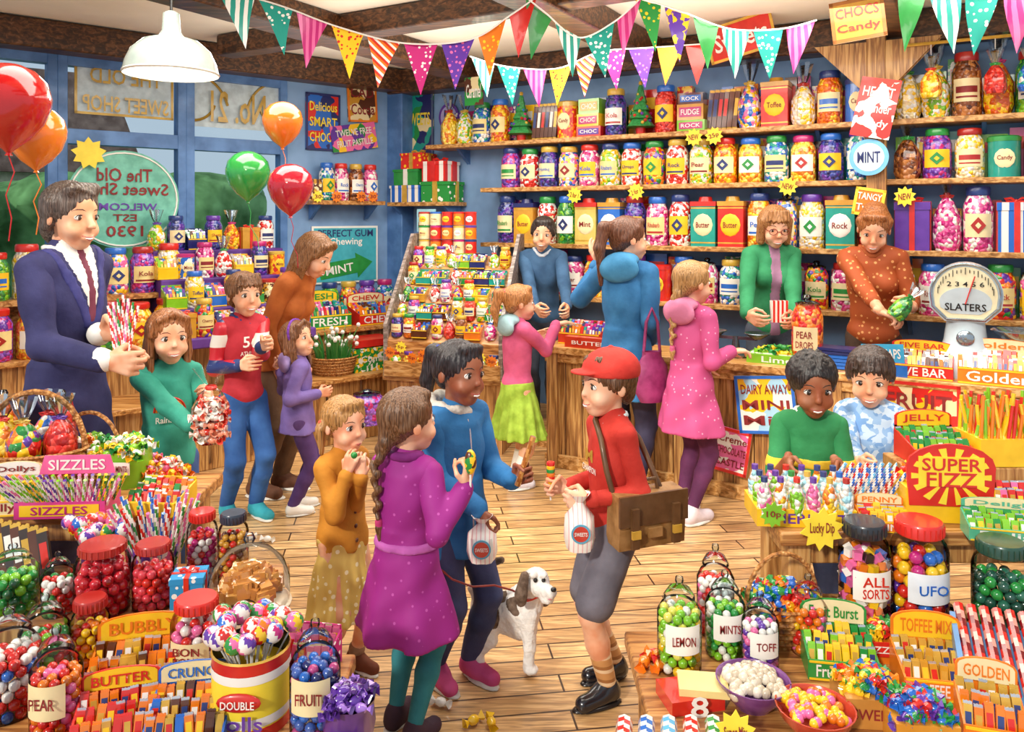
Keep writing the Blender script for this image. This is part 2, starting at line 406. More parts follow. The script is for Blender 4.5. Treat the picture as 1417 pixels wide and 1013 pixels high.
    mm={'skin':skin,'hair':hair,'tie':cloth(o.get('tie','#c8307a')),'cap':cloth('#d0281c')}
    if o.get('cap'):
        e('cap',(0,.08,.73),(.42,.46,.34),.03); e('cap',(0,.0,.38),(.8,.8,.30),.02,'-')
        e('cap',(0,-.40,.715),(.25,.20,.03),.03); e('cap',(0,.07,1.07),(.045,.045,.03),.02)
    if o.get('band'):
        for i in range(14):
            a=math.pi*i/13; a2=math.pi*(i+1)/13
            c('tie',(.385*math.cos(a),.0,.62+.41*math.sin(a)),(.385*math.cos(a2),.0,.62+.41*math.sin(a2)),.03,.03)
    f.into(mb,mm,Mh)
    def fy(x,z):
        ys=np.arange(-.7,0,.005); p=np.stack([np.full_like(ys,x),ys,np.full_like(ys,z)],1); d=f.tri(fy_src,p); i=np.argmax(d<0); return ys[i]
    iris=plain(o.get('eye','#4a2c18'),.2,0,.5,.05); lip=plain(o.get('lip','#c8605a'),.4,0,.2,.05); brow=plain(o.get('browc','#5a3820'),.7)
    es=1.0 if ad else 1.18
    for s in(-1,1):
        x=s*.138; y=fy(x,.5)
        mb.ball((x,y+.022,.5),(.064*es,.04,.040*es),EW,12,8,Mh)
        mb.ball((x+o.get('gaze',0)*.02,y-.010,.5),(.032*es,.012,.035*es),iris,12,6,Mh); mb.ball((x+o.get('gaze',0)*.02,y-.018,.5),(.016*es,.007,.018*es),BLK,8,5,Mh)
        mb.ball((x+.012,y-.026,.515),(.006,.004,.007),EW,6,4,Mh)  # small white dot stands in for the glint on each eye
        mb.tube([(x-.07*es,y+.008,.505),(x-.04*es,y-.014,.5+.037*es),(x,y-.022,.5+.045*es),(x+.04*es,y-.014,.5+.038*es),(x+.07*es,y+.008,.505)],[.004,.008,.009,.008,.004],BLK,5,Mh)
        pts=[(x+dx,fy(x+dx,.605+dz)-.001,.605+dz) for dx,dz in((-.08,-.012),(-.03,.015),(.03,.018),(.08,-.008))]
        mb.tube(pts,[.004,.009,.009,.004],brow,5,Mh)
    w=.105 if smile else .07; up=.03 if smile else 0
    mz=.21
    P1=[(-w,up),(-w*.5,up*.25),(0,0),(w*.5,up*.25),(w,up)]
    a=[(x,fy(x,mz+z)-.002,mz+z+.008) for x,z in P1]
    b=[(x,fy(x,mz-.03+z)-.002,mz-(.034 if smile else .02)*(1-abs(x)/w)+z) for x,z in P1]
    if smile: mb.tube([(x,fy(x,mz+z)+.002,mz-.012+z*.8) for x,z in P1],[.004,.014,.018,.014,.004],EW,6,Mh)
    mb.tube(a,[.003,.008,.009,.008,.003],lip,6,Mh); mb.tube(b,[.003,.009,.012,.009,.003],lip,6,Mh)
    if o.get('glasses'):
        g=plain('#8a3020',.3)
        for s in(-1,1):
            mb.tube([(s*.14+.095*math.cos(a),-.40,.49+.075*math.sin(a)) for a in [i*math.pi/6 for i in range(13)]],.010,g,5,Mh)
            mb.tube([(s*.235,-.39,.5),(s*.33,.0,.52)],.009,g,5,Mh)
        mb.tube([(-.045,-.41,.5),(.045,-.41,.5)],.009,g,5,Mh)
def hand(mb,Mw,wr,fd,pn,side,L,curl,skin,res):
    fd=fd.normalized(); pn=(pn-fd*pn.dot(fd)).normalized(); z=-pn; y=fd; x=y.cross(z)
    R=Matrix((( x.x,y.x,z.x,wr.x),(x.y,y.y,z.y,wr.y),(x.z,y.z,z.z,wr.z),(0,0,0,1)))
    f=Fld((-.55,-.25,-.75),(.55,1.15,.35),res); q=1 if side=='L' else -1
    f.cap('s',(0,-.15,0),(0,.08,0),.115,.12,.05)
    kn=[(.20,.47),(.075,.51),(-.055,.50),(-.175,.45)]; ln=[.40,.45,.41,.32]
    for i,(kx,ky) in enumerate(kn):
        kx*=q; f.cap('s',(kx*.5,.08,-.01),(kx*.92,ky,0),.08,.074,.05)
        a=0; p=np.array((kx,ky,0.)); 
        for j,(fr,bd) in enumerate(((.45,.75),(.32,1.0),(.23,.7))):
            a+=curl*bd*(1+.05*i); n=p+ln[i]*fr*np.array((kx*.14*(1-curl*.5),math.cos(a),-math.sin(a)))
            f.cap('s',p,n,.058-.008*j,.052-.008*j,.01); p=n
    t0=np.array((q*.13,.10,-.03)); t1=np.array((q*.30,.26,-.09-.06*curl)); t2=np.array((q*(.34-.12*curl),.42,-.15-.16*curl)); t3=np.array((q*(.32-.24*curl),.54,-.17-.24*curl))
    f.cap('s',t0,t1,.08,.064,.04); f.cap('s',t1,t2,.06,.052,.015); f.cap('s',t2,t3,.052,.042,.012)
    f.into(mb,{'s':skin},Mw@R@Matrix.Scale(L,4))
def person(name,pos,H,face,skin='#efb592',hairc='#6a4020',o=None,hands=None,hrot=(0,0,0),hr=.165,lean=0,side=0,tw=0,feet=((0,-.025),(0,.02)),res=.011,smile=1,z0=0,extra=None,extra_loc=None,wr=.82,ar=.86):
    o=dict(o or {}); hands=hands or {}; o['adult']=hr<.156; hr=hr+(.010 if o['adult'] else .016)
    mb=MB(name); Mw=Tr(pos[0],pos[1],z0)@Rz(face+90); inv=Mw.inverted(); sk=skinm(skin); hm=hairm(hairc); hh=H*hr
    la,sa=math.radians(lean),math.radians(side); dr=V((math.sin(sa),-math.sin(la),math.cos(la)*math.cos(sa))).normalized()
    P0=V((0,math.sin(la)*.06*H,.49*H)); tk=o.get('tk',0)*H; w=wr
    kn_=.508-hr; nb=P0+dr*kn_*H; piv=P0+dr*(H-.85*hh-.49*H)
    if lean: piv=piv+V((0,-.01*H,0))
    tx=V((math.cos(math.radians(tw)),math.sin(math.radians(tw)),0))
    J={}; allp=[P0,nb,piv]
    for n,s in(('L',1),('R',-1)):
        sh=nb-dr*.038*H+tx*(s*.098*H*w); h=hands.get(n,{})
        T=h.get('t'); T=(inv@T) if T is not None else sh+V((s*.03*H,-.03*H,-.3*H))
        hint=V(h.get('hint',(s*.25,.6,-1))); el,wr_=ik(sh,T,.165*H,.15*H,hint); J[n]=(sh,el,wr_,h); allp+=[sh,el,wr_]
    lo=[min(p[i] for p in allp)-.17*H for i in range(3)]; hi=[max(p[i] for p in allp)+.17*H for i in range(3)]
    lo[2]=-.03; lo[1]=min(lo[1],-.2*H); hi[2]=max(nb.z,max(p.z for p in allp)-.02*H)+.12*H
    f=Fld(lo,hi,res); e,c=f.ell,f.cap; T_='top'
    RL=np.array(Matrix.Rotation(la,3,'X'))
    def at(k): return P0+dr*(k*H)
    e(T_,at(kn_-.125),(.104*H*w+tk,.068*H+tk,.13*H),.02,R=RL); e(T_,at(.10),(.086*H*w+tk,.060*H+tk,.11*H),.03,R=RL); e(T_,at(.02),(.098*H*w+tk,.072*H+tk,.07*H),.03,R=RL)
    c(T_,J['L'][0]+V((-.012*H,0,-.004*H)),J['R'][0]+V((.012*H,0,-.004*H)),.036*H+tk,.036*H+tk,.03)
    for s in('L','R'): c(T_,nb-dr*.012*H,J[s][0].lerp(nb,.25),.030*H+tk*.5,.034*H+tk*.6,.03)
    c(T_,nb-dr*.045*H,nb+dr*.0*H,.055*H+tk,.037*H,.03)
    if o.get('bust'):
        for s in(-1,1): e(T_,at(.215)+V((s*.042*H,-.048*H,0)),(.042*H,.036*H,.042*H),.03)
    c('skin',nb-dr*.03*H,piv,.031*H,.029*H,.02)
    hem=o.get('hem')
    if hem is not None:
        fl=o.get('flare',(.11,.09)); f.skirt(T_,at(.11),V((0,P0.y*.3,hem*H)),(.082*H*w+tk+.006*H,.060*H+tk),(fl[0]*H,fl[1]*H),.03,o.get('pl',6),.07)
    if o.get('skirt'):
        zt,zh,rr=o['skirt'][1:4]; f.skirt('skirt',V((0,P0.y*.8,zt*H)),V((0,0,zh*H)),(.088*H,.074*H),(rr*H,rr*.85*H),.02,14,.09)
    legm=o.get('leg'); tro=o.get('trousers'); tl=o.get('trlen',1.0)
    for (s,ft) in((1,feet[0]),(-1,feet[1])):
        hp=P0+V((s*.046*H,0,-.01*H)); an=V((s*.048*H+ft[0]*H,ft[1]*H+.012*H,.05*H)); kn,an=ik(hp,an,.235*H,.225*H,V((s*.1,-1,0)))
        g='bot' if tro else 'leg'; ad=.005*H if tro else 0
        if tro and tl<1:
            c('bot',hp,kn+(hp-kn)*.15,.058*H,.056*H,.02); c('leg',kn+(hp-kn)*.3,kn,.038*H,.033*H,.02); c('leg',kn,kn+(an-kn)*.4,.033*H,.033*H,.02); c('leg',kn+(an-kn)*.4,an,.033*H,.021*H,.02)
        else:
            c(g,hp,kn,.050*H+ad,.034*H+ad,.02); c(g,kn,kn+(an-kn)*.35,.033*H+ad,.033*H+ad,.02)
            c(g,kn+(an-kn)*.35,an+V((0,0,.01*H if tro else 0)),.033*H+ad,(.030 if tro else .021)*H,.02)
        if o.get('sock'):
            c('sock',kn+(an-kn)*(1-o['sock'][1]),an,.037*H if o['sock'][1]>.5 else .031*H,.026*H,.015)
        hl=an+V((0,.012*H,-.022*H)); toe=an+V((s*.012*H,-.085*H,-.030*H)); c('shoe',hl,toe,.028*H,.024*H,.02); c('shoe',an,an+V((0,-.03*H,-.02*H)),.029*H,.026*H,.02)
        e('sole',an+V((s*.006*H,-.038*H,-.046*H)),(.031*H,.08*H,.011*H),.01)
    if tro: e('bot',P0,(.098*H*w,.07*H,.07*H),.03)
    else: e('leg' if not o.get('skirt') else 'skirt',P0,(.085*H,.066*H,.06*H),.03)
    sl=o.get('sleeve',1.0)
    for n,s in(('L',1),('R',-1)):
        sh,el,wr_,h=J[n]; u1,u2,u3=.040*H*ar+tk,.033*H*ar+tk*.9,.027*H*ar+tk*.7
        if sl>=.5:
            k=(sl-.5)*2; ks=max(0,k-.25); c('skin',el+(wr_-el)*ks,wr_,.024*H-(.0065*H)*ks,.0175*H,.02)
            c('slv',sh,el,u1,u2,.02)
            if k>0: c('slv',el,el+(wr_-el)*k*.92,u2,u3,.02); c('cuff',el+(wr_-el)*k*.90,el+(wr_-el)*k*.95,u3*1.07,u3*1.0)
        else: c('slv',sh,sh+(el-sh)*sl*2,u1,u2*1.3,.03); c('skin',sh,el,.029*H,.024*H,.02); c('skin',el,wr_,.024*H,.0175*H,.02)
    if o.get('collar'):
        cw=o.get('cw',1)
        for i in range(14):
            q=[]
            for a in (2*math.pi*i/14,2*math.pi*(i+1)/14):
                r=.043*H+tk*.3; fr=max(0,-math.sin(a)); q.append(nb+V((r*math.cos(a)*(1-.2*fr),r*math.sin(a)*.95,.008*H-.034*H*fr*fr)))
            c('collar',q[0],q[1],.0085*H*cw,.0085*H*cw,.008)
    if o.get('hood'): e('hood',nb+V((0,.062*H+tk,-.018*H)),(.075*H,.030*H,.052*H),.02); e('hood',nb+V((0,.03*H+tk,.01*H)),(.065*H,.04*H,.028*H),.03)
    X,Y,Z=f.G(); u=Z*34/H+2.2*np.sin(X*17/H)+1.5*np.sin(Y*15/H); v_=X*30/H+2*np.sin(Z*13/H); w2=Z*62/H+3*np.sin(X*23/H+1)+2*np.sin(Y*20/H)
    fold=(.0026*H*(np.sin(u)*.6+np.sin(v_+u*.4)*.6)+.0012*H*np.sin(w2)).astype(np.float32)
    for g in('top','slv','bot','skirt','hood'):
        if g in f.g: f.g[g]+=fold*(.55 if g=='bot' else 1)
    if o.get('belt'): f.paint('belt','top',np.abs(Z-o['belt'][1]*H)-.012*H,.008)
    if extra: extra(f,P0,nb,dr,H,J,at)
    tsrc=f.g['top']
    def sy(x,z):
        ys=np.arange(lo[1]+.01,.1,.003); p=np.stack([np.full_like(ys,x),ys,np.full_like(ys,z)],1); d_=f.tri(tsrc,p); i=np.argmax(d_<0); return ys[i] if (d_<0).any() else -.07*H
    tm=o.get('top',cloth('#888888'))
    mm={'skin':sk,'top':tm,'slv':o.get('slv',tm),'cuff':o.get('cuff',o.get('slv',tm)),'bot':tro or tm,'leg':legm or sk,'sock':o['sock'][0] if o.get('sock') else sk,'shoe':o.get('shoe',cloth('#333333')),'sole':o.get('sole',plain('#e8e4da')),
        'skirt':o['skirt'][0] if o.get('skirt') else tm,'collar':o.get('collar',tm),'hood':o.get('hood',tm),'belt':o['belt'][0] if o.get('belt') else tm,'x1':o.get('x1',tm),'x2':o.get('x2',tm),'x3':o.get('x3',tm)}
    f.into(mb,mm,Mw,zmin=0.003)
    yw,pt,rl=hrot
    Mh=Mw@Tr(piv)@Rz(yw)@Rx(pt)@Ry(rl)@Matrix.Scale(hh,4)@Tr(0,-.08,-.15)
    head(mb,Mh,o,sk,hm,hh,smile)
    for n,s in(('L',1),('R',-1)):
        sh,el,wr_,h=J[n]; L=.112*H; R3=inv.to_3x3(); fd=(R3@V(h['fd'])) if 'fd' in h else (wr_-el); fd.normalize()
        pn=(R3@V(h['pn'])) if 'pn' in h else V((-s,0,0.0)); 
        if abs(pn.normalized().dot(fd))>.9: pn=V((0,0,-1)) if 'pn' not in h else V((-s,0,0))
        hand(mb,Mw,wr_,fd,pn,n,L,h.get('curl',.45),sk,o.get('fres',.034))
    mb.T=Mw
    def front(x,za,zb,n=9,off=.004): return [V((x,sy(x,za+(zb-za)*i/(n-1))-off,za+(zb-za)*i/(n-1))) for i in range(n)]
    if o.get('zip'): mb.tube(front(0,nb.z-.03*H,(hem or .5)*H+.02*H,12,.000),.0045,o['zip'],5)
    if o.get('btn'):
        for p in front(0,nb.z-.05*H,(hem or .5)*H+.04*H,6,.003): mb.ball(p,(.009,.005,.009),o['btn'],8,5)
    if extra_loc: extra_loc(mb,P0,nb,dr,H,J,at,sy)
    mb.T=Matrix.Identity(4)
    mb.done(angle=80)
# ------------------------------------------------------------ colours
RED,ORG,YEL,GRN,LIM,TEAL,BLU,NAV,PUR,PNK,MAG,WHT,CRM,BRN,GLD='#d8241a','#ee7c14','#fac81c','#22903a','#80c424','#149888','#2068c8','#1c2464','#6030a0','#ee6ca8','#c8207a','#f4f0e8','#f2e0ac','#5a2c14','#d0962c'
rnd=random.Random(11)
FILLS=[candy([RED,'#f04838','#b01818'],38),candy([YEL,ORG,'#ffe060'],38),candy([GRN,LIM,'#1c7830'],38),candy([PNK,WHT,MAG],38),candy([RED,YEL,GRN,ORG,PUR],34),candy([BLU,WHT,TEAL],38),
 candy([PUR,MAG,'#9858c8'],38),candy([BRN,'#8a4a20','#c07838'],34),candy([WHT,CRM,YEL],40),candy([ORG,'#d85810',YEL],38),candy([LIM,YEL,WHT],40),candy([RED,WHT],40),candy([NAV,PUR,'#3848a0'],36),candy([PNK,YEL,BLU,WHT],36)]
def PR(sc): return [prt(c,sc) for c in([RED,YEL,RED,ORG],[PUR,PNK,PUR,WHT],[BLU,WHT,BLU,YEL],[GRN,YEL,GRN,WHT],[ORG,RED,YEL],[MAG,WHT,MAG,YEL],[TEAL,WHT,NAV],[NAV,GLD,NAV,RED],[LIM,WHT,GRN],[BRN,GLD,BRN,CRM],[CRM,RED,CRM,GLD],[PNK,RED,WHT])]
PRINTS=PR(40)
LIDS=[plain(c,.35,0,.5,.06) for c in(RED,'#b02018',BLU,'#d8b040',PUR,GRN,'#203878','#c02070')]
LABEL=[plain(CRM,.5,0,0,.04),plain('#f8f4ea',.5,0,0,.03),plain(YEL,.5,0,0,.05),plain('#f0d890',.5,0,0,.04)]
INK=plain('#8a1818',.6); INKB=plain('#1c2a68',.6); WH=plain(WHT,.45,0,.2,.03); GOLD=plain('#e0b040',.35,.3,.3,.1)
OAK=wood('#a86a30','#d09a58',(0,0,0),(2,2,14)); OAKD=wood('#3c220e','#684020',(0,0,30),(1.5,12,12)); OAKW=wood('#b07838','#d8a868',(0,0,30),(1,14,14)); OAKB=wood('#a86c30','#d09a58',(0,0,-40),(1,14,14)); OAKV=wood('#a06c38','#cc9c5c',(0,0,0),(16,16,1))
DARKV=wood('#5a381c','#8a6038',(0,0,0),(12,12,1.2)); BLUEW=plain('#7aa2d0',.6,0,0,.12,3,.15,8); BLUEP=plain('#4f80c0',.5,0,.1,.15,6)
def rc(l): return rnd.choice(l)
def col(c): return plain(c,.4,0,.3,.06)
def C(l): return [plain(c,.22,0,.8,.06) for c in l]
BARC=C([RED,ORG,YEL,GRN,BLU,PUR,MAG,NAV,BRN,TEAL,LIM,PNK,GLD]); FOIL=plain('#d8dce4',.25,.7,0,.1)
# ------------------------------------------------------------ small item builders (local frame, front -Y)
def i_jar(mb,r,h,fill,lid,label=None,sty=0,txt=None):
    mb.lathe([(0,0),(r*.93,0),(r,.03*h),(r,.70*h),(r*.88,.78*h),(r*.74,.84*h),(r*.74,.89*h)],fill,16)
    if sty==0: mb.lathe([(r*.78,.86*h),(r*.82,.88*h),(r*.82,.97*h),(r*.74,h),(0,h)],lid,14)
    else: mb.lathe([(r*.74,.86*h),(r*.8,.89*h),(r*.5,.92*h),(r*.2,.93*h),(r*.3,.97*h),(r*.2,1.01*h),(0,1.02*h)],lid,12)
    if label: 
        mb.lathe([(r*1.02,.22*h),(r*1.02,.58*h)],label,8,a0=215,a1=325); im=rc([INK,INKB,LIDS[5],LIDS[1],LIDS[2]])
        k=rnd.random()
        if k<.4: mb.text(rc(['Mint','Drops','Toffee','Rock','Pear','Kola','Rhubarb','Humbug','Cherry']),r*1.1,h*.10,im,(0,-r*1.06,.42*h)); mb.lathe([(r*1.03,.25*h),(r*1.03,.29*h)],im,6,a0=225,a1=315)
        elif k<.7: mb.slab([(0,-.13*h),(r*.5,0),(0,.13*h),(-r*.5,0)],.004,im,Tr(0,-r*1.03,.40*h)); mb.slab([(0,-.05*h),(r*.2,0),(0,.05*h),(-r*.2,0)],.008,label,Tr(0,-r*1.03,.40*h))
        else: mb.lathe([(r*1.03,.36*h),(r*1.03,.46*h)],im,6,a0=228,a1=312); mb.lathe([(r*1.03,.28*h),(r*1.03,.31*h)],im,6,a0=228,a1=312)
def i_tin(mb,r,h,m,lid,label):
    mb.lathe([(0,0),(r,0),(r,.88*h),(r*.98,.88*h)],m,16); mb.lathe([(r*1.03,.86*h),(r*1.03,.97*h),(r*.9,h),(0,h)],lid,16)
    mb.ball((0,-r*.97,.45*h),(r*.62,r*.06,h*.24),label,14,6); mb.text(rc(['Toffee','Mints','Fudge','Candy','Royal']),r*.9,h*.14,INK,(0,-r*1.05,.45*h))
def i_sqtin(mb,w,h,m,lid,label,txt='Mint'):
    mb.box((0,0,.44*h),(w,w*.8,.88*h),m); mb.box((0,0,.91*h),(w*1.05,w*.85,.1*h),lid); mb.lathe([(w*.15,.96*h),(w*.3,.96*h),(w*.25,1.06*h),(0,1.07*h)],lid,12); mb.ball((0,-w*.4,.46*h),(w*.40,w*.04,h*.24),label,16,6); mb.text(txt,w*.55,h*.12,INK,(0,-w*.45,.46*h))
    for z in(.08,.82): mb.box((0,0,z*h),(w*1.01,w*.81,h*.03),GOLD)
def i_box(mb,w,d,h,m,txt=None,tm=None,panel=None):
    mb.box((0,0,h/2),(w,d,h),m)
    if panel: mb.box((0,-d/2-.002,h/2),(w*.84,.004,h*.6),panel)
    if txt: mb.text(txt,w*.7,h*.36,tm or WH,(0,-d/2-.006,h/2))
def i_bow(mb,z,s,m):
    for a in(-1,1):
        mb.tube([(0,0,z),(a*s*.5,0,z+s*.35),(a*s,0,z+s*.25),(a*s*.8,0,z),(0,0,z)],[s*.08,s*.16,s*.18,s*.14,s*.08],m,6)
    mb.ball((0,0,z+s*.05),s*.2,m,8,5)
def i_gift(mb,w,d,h,m,rb):
    mb.box((0,0,h*.42),(w,d,h*.84),m); mb.box((0,0,h*.9),(w*1.06,d*1.06,h*.16),m); mb.box((0,0,h*.495),(w*.16,d*1.09,h),rb); mb.box((0,0,h*.493),(w*1.09,d*.16,h),rb); i_bow(mb,h,w*.3,rb)
def i_cello(mb,r,h,m,rb,top=None):
    mb.lathe([(0,0),(r*.8,0),(r,.12*h),(r*.95,.4*h),(r*.5,.58*h),(r*.18,.66*h)],m,14,wob=.05); mb.lathe([(r*.18,.66*h),(r*.5,.82*h),(r*.75,h)],top or glassm('#f0f8ff',.4),16,wob=.22,nw=7)
    mb.lathe([(r*.22,.62*h),(r*.26,.66*h),(r*.22,.70*h)],rb,10); T=mb.T; mb.T=T@Tr(0,-r*.22,0); i_bow(mb,.64*h,r*.45,rb); mb.T=T
def i_tree(mb,r,h):
    g=plain('#1c8838',.5,0,.2,.2,60); pr=[]
    for k in range(5): z=.15*h+k*.16*h; rr=r*(1-k*.18); pr+=[(rr,z),(rr*.62,z+.14*h)]
    mb.lathe([(0,.12*h)]+pr+[(0,h)],g,12,wob=.1,nw=8); mb.lathe([(0,0),(r*.3,0),(r*.35,.14*h),(0,.14*h)],LIDS[0],10)
    for i in range(30):
        k=rnd.random()*.8; a=rnd.random()*6.28; mb.ball((r*(1-k)*.9*math.cos(a),r*(1-k)*.9*math.sin(a),.2*h+k*.75*h),r*.12,rc(LIDS),6,4)
    mb.ball((0,0,h),r*.16,GOLD,6,4)
def i_bar(mb,T,w,l,th,m,end=None):
    mb.box((0,0,0),(w,th,l*.86),m,T)
    mb.box((0,-th*.5,l*.05),(w*.7,th*.12,l*.42),rc([WH,LABEL[2],LIDS[0],GOLD,LIDS[6],m]),T)
    for s in(-1,1):
        mb.slab([(-w/2,0),(w/2,0),(w/2,l*.06),(w*.3,l*.08),(w*.1,l*.06),(-w*.1,l*.08),(-w*.3,l*.06),(-w/2,l*.08)],th*.3,end or m,T@Tr(0,0,s*l*.43)@(Rx(0) if s>0 else Ry(180)))
def i_barbox(mb,w,d,h,carton,bars,txt=None,hd=.14,tilt=-18,nr=3,tm=None,bwid=.024):
    mb.box((0,0,.01),(w,d,.02),carton)
    for x in(-1,1): mb.slab([(-d/2,0),(d/2,0),(d/2,h*1.25),(-d/2,h*.75)],.006,carton,Tr(x*w/2,0,0)@Rz(90))
    mb.box((0,-d/2,h*.38),(w,.006,h*.76),carton); mb.box((0,d/2,h*.7),(w,.006,h*1.4),carton); mb.box((0,-d/2-.004,h*.70),(w,.004,h*.07),LABEL[2]); mb.box((0,-d/2-.004,h*.06),(w,.004,h*.07),LABEL[2])
    if txt:
        hp=[(-w/2,0),(w/2,0),(w/2,hd*.6)]+[(w/2*math.cos(a),hd*.6+hd*.35*math.sin(a)) for a in [math.pi*i/8 for i in range(1,8)]]+[(-w/2,hd*.6)]
        hz=h*1.32; mb.slab(hp,.006,carton,Tr(0,d/2,hz)); mb.slab([(x*.92,z*.92+.003) for x,z in hp],.008,rc([LABEL[2],LABEL[0]]) if not tm else WH,Tr(0,d/2,hz)); mb.text(txt,w*.74,hd*.46,carton if not tm else tm,(0,d/2-.008,hz+hd*.45)); mb.text(txt,w*.8,h*.46,tm or WH,(0,-d/2-.005,h*.38))
    n=max(3,int(w/bwid)); bw=w/n; cs=[rc(bars) for _ in range(4)]
    for r in range(nr):
        for i in range(n):
            y=-d/2+d*(r+.6)/nr; i_bar(mb,Tr(-w/2+bw*(i+.5),y,h*.68+r*h*.10+rnd.uniform(-.006,.006))@Rx(tilt+rnd.uniform(-5,5))@Ry(rnd.uniform(-6,6)),bw*.86,h*1.05,d/nr*.28,cs[(i*4)//n] if rnd.random()<.7 else rc(bars),FOIL if rnd.random()<.4 else None)
def i_sweet(mb,p,s,m,R=None):
    T=Tr(p)@Rz(rnd.uniform(0,360))@Rx(rnd.uniform(-40,40))
    mb.ball((0,0,0),(s*.5,s*.38,s*.38),m,8,5,T)
    for q in(-1,1): mb.lathe([(s*.08,0),(s*.36,s*.4)],m,7,T=T@Tr(q*s*.42,0,0)@Ry(90*q),wob=.25,nw=3)
def i_heap(mb,w,d,h,mats,s,n,kind='sweet'):
    for i in range(n):
        x=rnd.uniform(-1,1); y=rnd.uniform(-1,1); z=h*max(0,1-(x*x+y*y)*.6)*rnd.uniform(.7,1)
        p=V((x*w/2,y*d/2,z))
        if kind=='sweet': i_sweet(mb,p,s,rc(mats))
        elif kind=='ball': mb.ball(p,s*.5,rc(mats),8,6)
        elif kind=='cube': mb.box((0,0,0),(s,s,s*.8),rc(mats),Tr(p)@Rz(rnd.uniform(0,90))@Rx(rnd.uniform(-25,25)))
        elif kind=='bag': 
            T=Tr(p)@Rz(rnd.uniform(-40,40))@Rx(rnd.uniform(-60,-10)); mb.ball((0,0,0),(s*.5,s*.2,s*.6),rc(mats),8,6,T); mb.box((0,0,s*.6),(s*.8,.004,s*.12),WH,T)
def i_basket(mb,r,h,handle=True,ry=1):
    T=Matrix.Diagonal((1,ry,1,1)); wk=wicker(); mb.lathe([(0,0.005),(r*.75,.005),(r*.8,0),(r*.92,h*.5),(r,h),(r*.94,h*.98),(r*.86,h*.6)],wk,20,T=T)
    for z in [h*k/6 for k in range(1,7)]: mb.lathe([(r*(.8+.2*z/h)+.004,z-h*.05),(r*(.8+.2*z/h)+.012,z),(r*(.8+.2*z/h)+.004,z+h*.05)],wk,20,T=T)
    if handle: mb.tube([(r*.98*math.cos(a),0,h*.9+r*1.25*math.sin(a)) for a in [math.pi*i/12 for i in range(13)]],r*.06,wk,7)
def i_lolly(mb,p,d,s,cols,L=.12):
    d=V(d).normalized(); p=V(p); mb.tube([p,p+d*L],.0025,WH,5); c=p+d*(L+s*.5)
    q=d.to_track_quat('Z','Y').to_matrix().to_4x4(); T=Tr(c)@q
    n=len(cols); v=[];f=[];ms=[]; seg,rg=16,8
    for j in range(rg+1):
        ph=math.pi*j/rg
        for i in range(seg): a=2*math.pi*i/seg; v.append((s*.5*math.sin(ph)*math.cos(a),s*.5*math.sin(ph)*math.sin(a),-s*.5*math.cos(ph)))
    for j in range(rg):
        for i in range(seg): f.append((j*seg+i,j*seg+(i+1)%seg,(j+1)*seg+(i+1)%seg,(j+1)*seg+i)); ms.append(cols[((i+j)//3)%n])
    mb.add(v,f,ms,T)
def i_stick(mb,a,b,r,cols,n=14):
    a,b=V(a),V(b); mb.tube([a+(b-a)*i/n for i in range(n+1)],r,None,8,spiral=cols)
def i_label(mb,txt,w,h,m,tm,T): mb.box((0,0,0),(w,.004,h),m,T); mb.text(txt,w*.84,h*.5,tm,(0,-.004,0),T)
def i_star(mb,r,m,T,txt=None,n=10,tm=None):
    mb.slab([((r if i%2==0 else r*.7)*math.cos(math.pi*i/n+.2),(r if i%2==0 else r*.7)*math.sin(math.pi*i/n+.2)) for i in range(2*n)],.004,m,T)
    if txt: mb.text(txt,r*1.1,r*.6,tm or INK,(0,-.006,0),T)
STARY=plain('#fce038',.5,0,0,.05)
def obj(name,T,fn,bev=0):
    mb=MB(name); mb.T=T if isinstance(T,Matrix) else Tr(T); fn(mb); return mb.done(bev)
